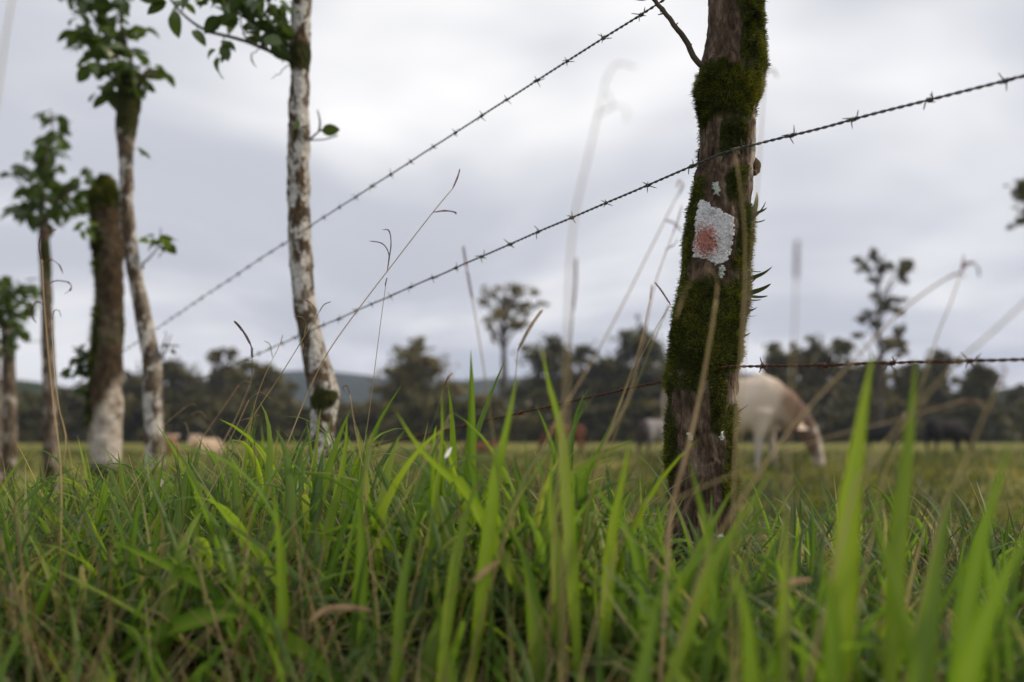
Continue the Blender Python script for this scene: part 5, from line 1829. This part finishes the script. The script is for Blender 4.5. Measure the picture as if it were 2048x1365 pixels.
def auto_clumps(x0, x1, y0, y1, k, seed, peak=0.5):
    r = random.Random(seed)
    w, h = x1 - x0, y1 - y0
    cl = []
    for i in range(k):
        u = (i + 0.5) / k
        y = y0 + h * (0.10 + 0.8 * u)
        half = 0.5 * w * math.sin(math.pi * (0.18 + 0.62 * u)) ** 0.7
        x = x0 + w * (peak + (0.5 - peak) * u) + r.uniform(-1, 1) * half * 0.75
        cl.append((x, y, w * r.uniform(0.14, 0.24), h * r.uniform(0.07, 0.13)))
    return cl


far_tree('tall open umbrella-crowned tree standing clear above the bushes', 92, [(1004, 884), (1006, 780), (1009, 720), (1004, 672), (1012, 630)],
         [(983, 655, 18, 12), (1000, 622, 26, 16), (1030, 592, 36, 15), (1052, 586, 26, 11), (962, 602, 14, 9), (1062, 612, 26, 12), (1022, 652, 24, 12), (1086, 606, 13, 9), (985, 588, 18, 9), (1040, 628, 16, 9),
          (1010, 575, 30, 8), (1002, 668, 14, 12), (1045, 648, 14, 8)],
         1150, 0.85, 801, 0.22, rt=0.42)
far_tree('broad brownish bushy tree with wispy top in front of the blue mountain', 80, [(822, 886), (822, 800), (826, 700)],
         [(826, 712, 26, 20), (800, 742, 40, 22), (850, 745, 44, 22), (780, 782, 42, 24), (835, 790, 55, 28), (885, 790, 44, 24), (760, 830, 44, 30), (820, 840, 60, 32), (885, 838, 56, 30), (925, 842, 26, 24), (845, 698, 16, 10)],
         6500, 0.72, 803, fill=0.8, size=0.24, rt=0.35)
far_tree('dense dark round-topped tree right of the umbrella-crowned tree', 86, [(1112, 886), (1112, 800), (1112, 700)],
         [(1100, 688, 34, 20), (1140, 700, 36, 20), (1080, 730, 40, 24), (1130, 745, 50, 26), (1165, 740, 26, 24), (1090, 785, 55, 30), (1150, 795, 48, 30), (1110, 840, 70, 32), (1060, 835, 30, 30), (1066, 700, 14, 10)], 7500, 0.38, 805, fill=0.8, size=0.25)
far_tree('dark pointed evergreen seen beside the mossy post', 84, [(1278, 886), (1278, 780), (1278, 660)],
         [(1278, 656, 14, 16), (1268, 690, 30, 18), (1300, 700, 30, 18), (1240, 725, 30, 18), (1285, 735, 46, 22), (1325, 735, 26, 22), (1230, 770, 40, 24), (1290, 785, 60, 28), (1340, 790, 40, 28), (1240, 825, 55, 30), (1310, 835, 60, 30)], 8000, 0.32, 807, fill=0.8, size=0.25)
far_tree('loose tree with round see-through top left of the pale mottled trunk', 88, [(442, 886), (442, 780), (440, 705)],
         [(436, 706, 22, 12), (462, 712, 16, 12), (420, 722, 14, 10), (440, 745, 16, 12), (470, 752, 26, 18), (430, 785, 40, 24), (475, 800, 40, 28), (445, 840, 50, 30)], 4200, 0.6, 809, fill=0.8, size=0.24)
far_tree('dark domed tree filling the gap beside the bent pale tree post', 90, [(345, 886), (345, 800), (345, 730)],
         [(345, 728, 34, 18), (318, 745, 34, 18), (372, 748, 36, 20), (285, 770, 40, 22), (340, 780, 50, 26), (395, 785, 40, 26), (265, 815, 44, 30), (330, 830, 60, 32), (400, 838, 50, 32)], 7500, 0.30, 811, fill=0.8, size=0.26)
far_tree('olive tree just left of the blue mountain', 84, [(528, 886), (528, 800), (524, 740)],
         [(512, 738, 24, 14), (545, 745, 24, 16), (500, 770, 30, 20), (545, 785, 36, 24), (575, 800, 20, 22), (510, 820, 40, 30), (560, 840, 40, 30)], 4800, 0.58, 813, fill=0.8, size=0.25)
far_tree('tall thin tree with separate leaf clumps high on a bare stem', 72, [(1757, 886), (1760, 760), (1757, 650), (1758, 570), (1754, 530)],
         [(1728, 524, 13, 10), (1742, 515, 10, 8), (1770, 528, 15, 9), (1802, 538, 15, 9), (1814, 530, 10, 9), (1755, 560, 9, 8), (1806, 555, 9, 8), (1733, 540, 9, 8), (1772, 605, 24, 9), (1758, 590, 12, 7), (1778, 618, 14, 8), (1733, 630, 18, 8), (1722, 640, 9, 7),
          (1748, 648, 10, 8), (1800, 662, 12, 12), (1806, 690, 14, 12), (1716, 676, 12, 9), (1775, 690, 16, 14), (1700, 690, 14, 10)], 2600, 0.5, 815, 0.19, rt=0.2)
for k, (xa, xb, yt, hue, s, lab) in enumerate([
        (1515, 1600, 690, 0.34, 821, 'dark tree rising right behind the grazing cream cow'),
        (1570, 1665, 676, 0.36, 822, 'dark twin-peaked tree over the back of the cream cow'),
        (1640, 1745, 690, 0.40, 823, 'dark tree left of the thin clump-crowned tree'),
        (1760, 1850, 720, 0.36, 824, 'low dark tree right of the thin clump-crowned tree'),
        (1835, 1925, 700, 0.40, 825, 'rounded tree above the black cow'),
        (1915, 2000, 722, 0.38, 826, 'dark flat-topped tree where the rusty wire passes over it'),
        (1180, 1260, 700, 0.40, 831, 'middling dark tree between the round-topped tree and the evergreen'),
        (1020, 1090, 740, 0.45, 832, 'low olive tree at the base of the umbrella-crowned tree'),
        (930, 1010, 790, 0.5, 833, 'low olive tree behind the lying calf'),
        (640, 740, 800, 0.5, 834, 'low olive tree under the blue mountain'),
        (1700, 1790, 715, 0.42, 835, 'dark tree at the base of the thin clump-crowned tree'),
        (225, 300, 745, 0.4, 836, 'dark tree between the stump and the bent tree post'),
        (1990, 2100, 768, 0.32, 827, 'low dark tree at the foot of the wooded hill by the black cow'),
        (-60, 60, 772, 0.28, 828, 'dark tree low behind the drooping crowned tree'),
        (40, 160, 778, 0.30, 829, 'dark tree low behind the thin straight tree'),
        (130, 260, 770, 0.32, 830, 'dark tree low behind the moss-topped stump')]):
    far_tree(lab, 76 + (k * 7) % 17, [((xa + xb) / 2, 886), ((xa + xb) / 2, 820), ((xa + xb) / 2 + 3, yt + 20)],
             auto_clumps(xa - 8, xb + 8, yt, 880, 13, s), 6500, hue + 0.05, s, 0.24, fill=0.85)
far_tree('tree beyond the pasture of which only an overhanging spray shows', 30, [(2190, 890), (2190, 700), (2180, 480), (2170, 340)],
         [(2052, 372, 16, 14), (2046, 436, 20, 12), (2090, 400, 40, 40), (2150, 360, 70, 50), (2200, 420, 70, 60), (2140, 470, 50, 40), (2230, 320, 60, 40)], 5200, 0.5, 841, 0.10, rt=0.18)

# dark shrubs along the far edge of the pasture
r = random.Random(90)
for k in range(27):
    x = -90 + k * 86 + r.uniform(-18, 18)
    w = r.uniform(62, 92)
    top = r.uniform(768, 812)
    if 600 < x < 760:
        top = r.uniform(806, 826)
    tw_ = min([(0, 'the drooping crowned tree'), (95, 'the thin straight tree'), (200, 'the moss-topped stump'), (310, 'the bent pale tree post'), (440, 'the tree with a round see-through top'),
               (528, 'the olive tree'), (640, 'the pale mottled trunk'), (720, 'the blue mountain'), (822, 'the broad brownish tree'), (930, 'the lone lying calf'), (1006, 'the umbrella-crowned tree'),
               (1112, 'the red cow'), (1200, 'the dense round-topped tree'), (1278, 'the pointed evergreen'), (1400, 'the mossy post'), (1500, 'the cream cow'), (1600, 'the head of the cream cow'),
               (1690, 'the two tall blades'), (1757, 'the thin clump-crowned tree'), (1895, 'the black cow'), (1990, 'the flat-topped tree'), (2100, 'the wooded hill')], key=lambda m_: abs(m_[0] - x))[1]
    far_tree('dark leafy shrub at the far pasture edge behind ' + tw_, 74 + r.uniform(-3, 5), [(x, 886), (x, 862), (x, 840)], auto_clumps(x - w, x + w, top, 892, 9, 900 + k), 3400,
             r.uniform(0.22, 0.5), 950 + k, 0.24, 'shrub', 'shrub', 'shrubs along the far edge of the pasture', rt=0.08, fill=0.7)

# ------------------------------------------------------------------ haze
HAZE = True
if HAZE:
    bm = bmesh.new()
    bmesh.ops.create_cube(bm, size=1.0)
    for v_ in bm.verts:
        v_.co = Vector((v_.co.x * 2960, v_.co.y * 2960, -2 + (v_.co.z + 0.5) * 110))
    me = bpy.data.meshes.new('haze')
    bm.to_mesh(me)
    bm.free()
    hm = bpy.data.materials.new('haze')
    hm.use_nodes = True
    hn_ = hm.node_tree
    hn_.nodes.clear()
    ho_ = hn_.nodes.new('ShaderNodeOutputMaterial')
    pv = hn_.nodes.new('ShaderNodeVolumePrincipled')
    pv.inputs['Color'].default_value = (0.62, 0.72, 1.0, 1)
    pv.inputs['Density'].default_value = 0.0005
    pv.inputs['Anisotropy'].default_value = 0.2
    hn_.links.new(pv.outputs[0], ho_.inputs['Volume'])
    hz = link('haze', me, hm)
    tag(hz, 'thin pale air haze lying over the whole valley', 'haze', kind='stuff')
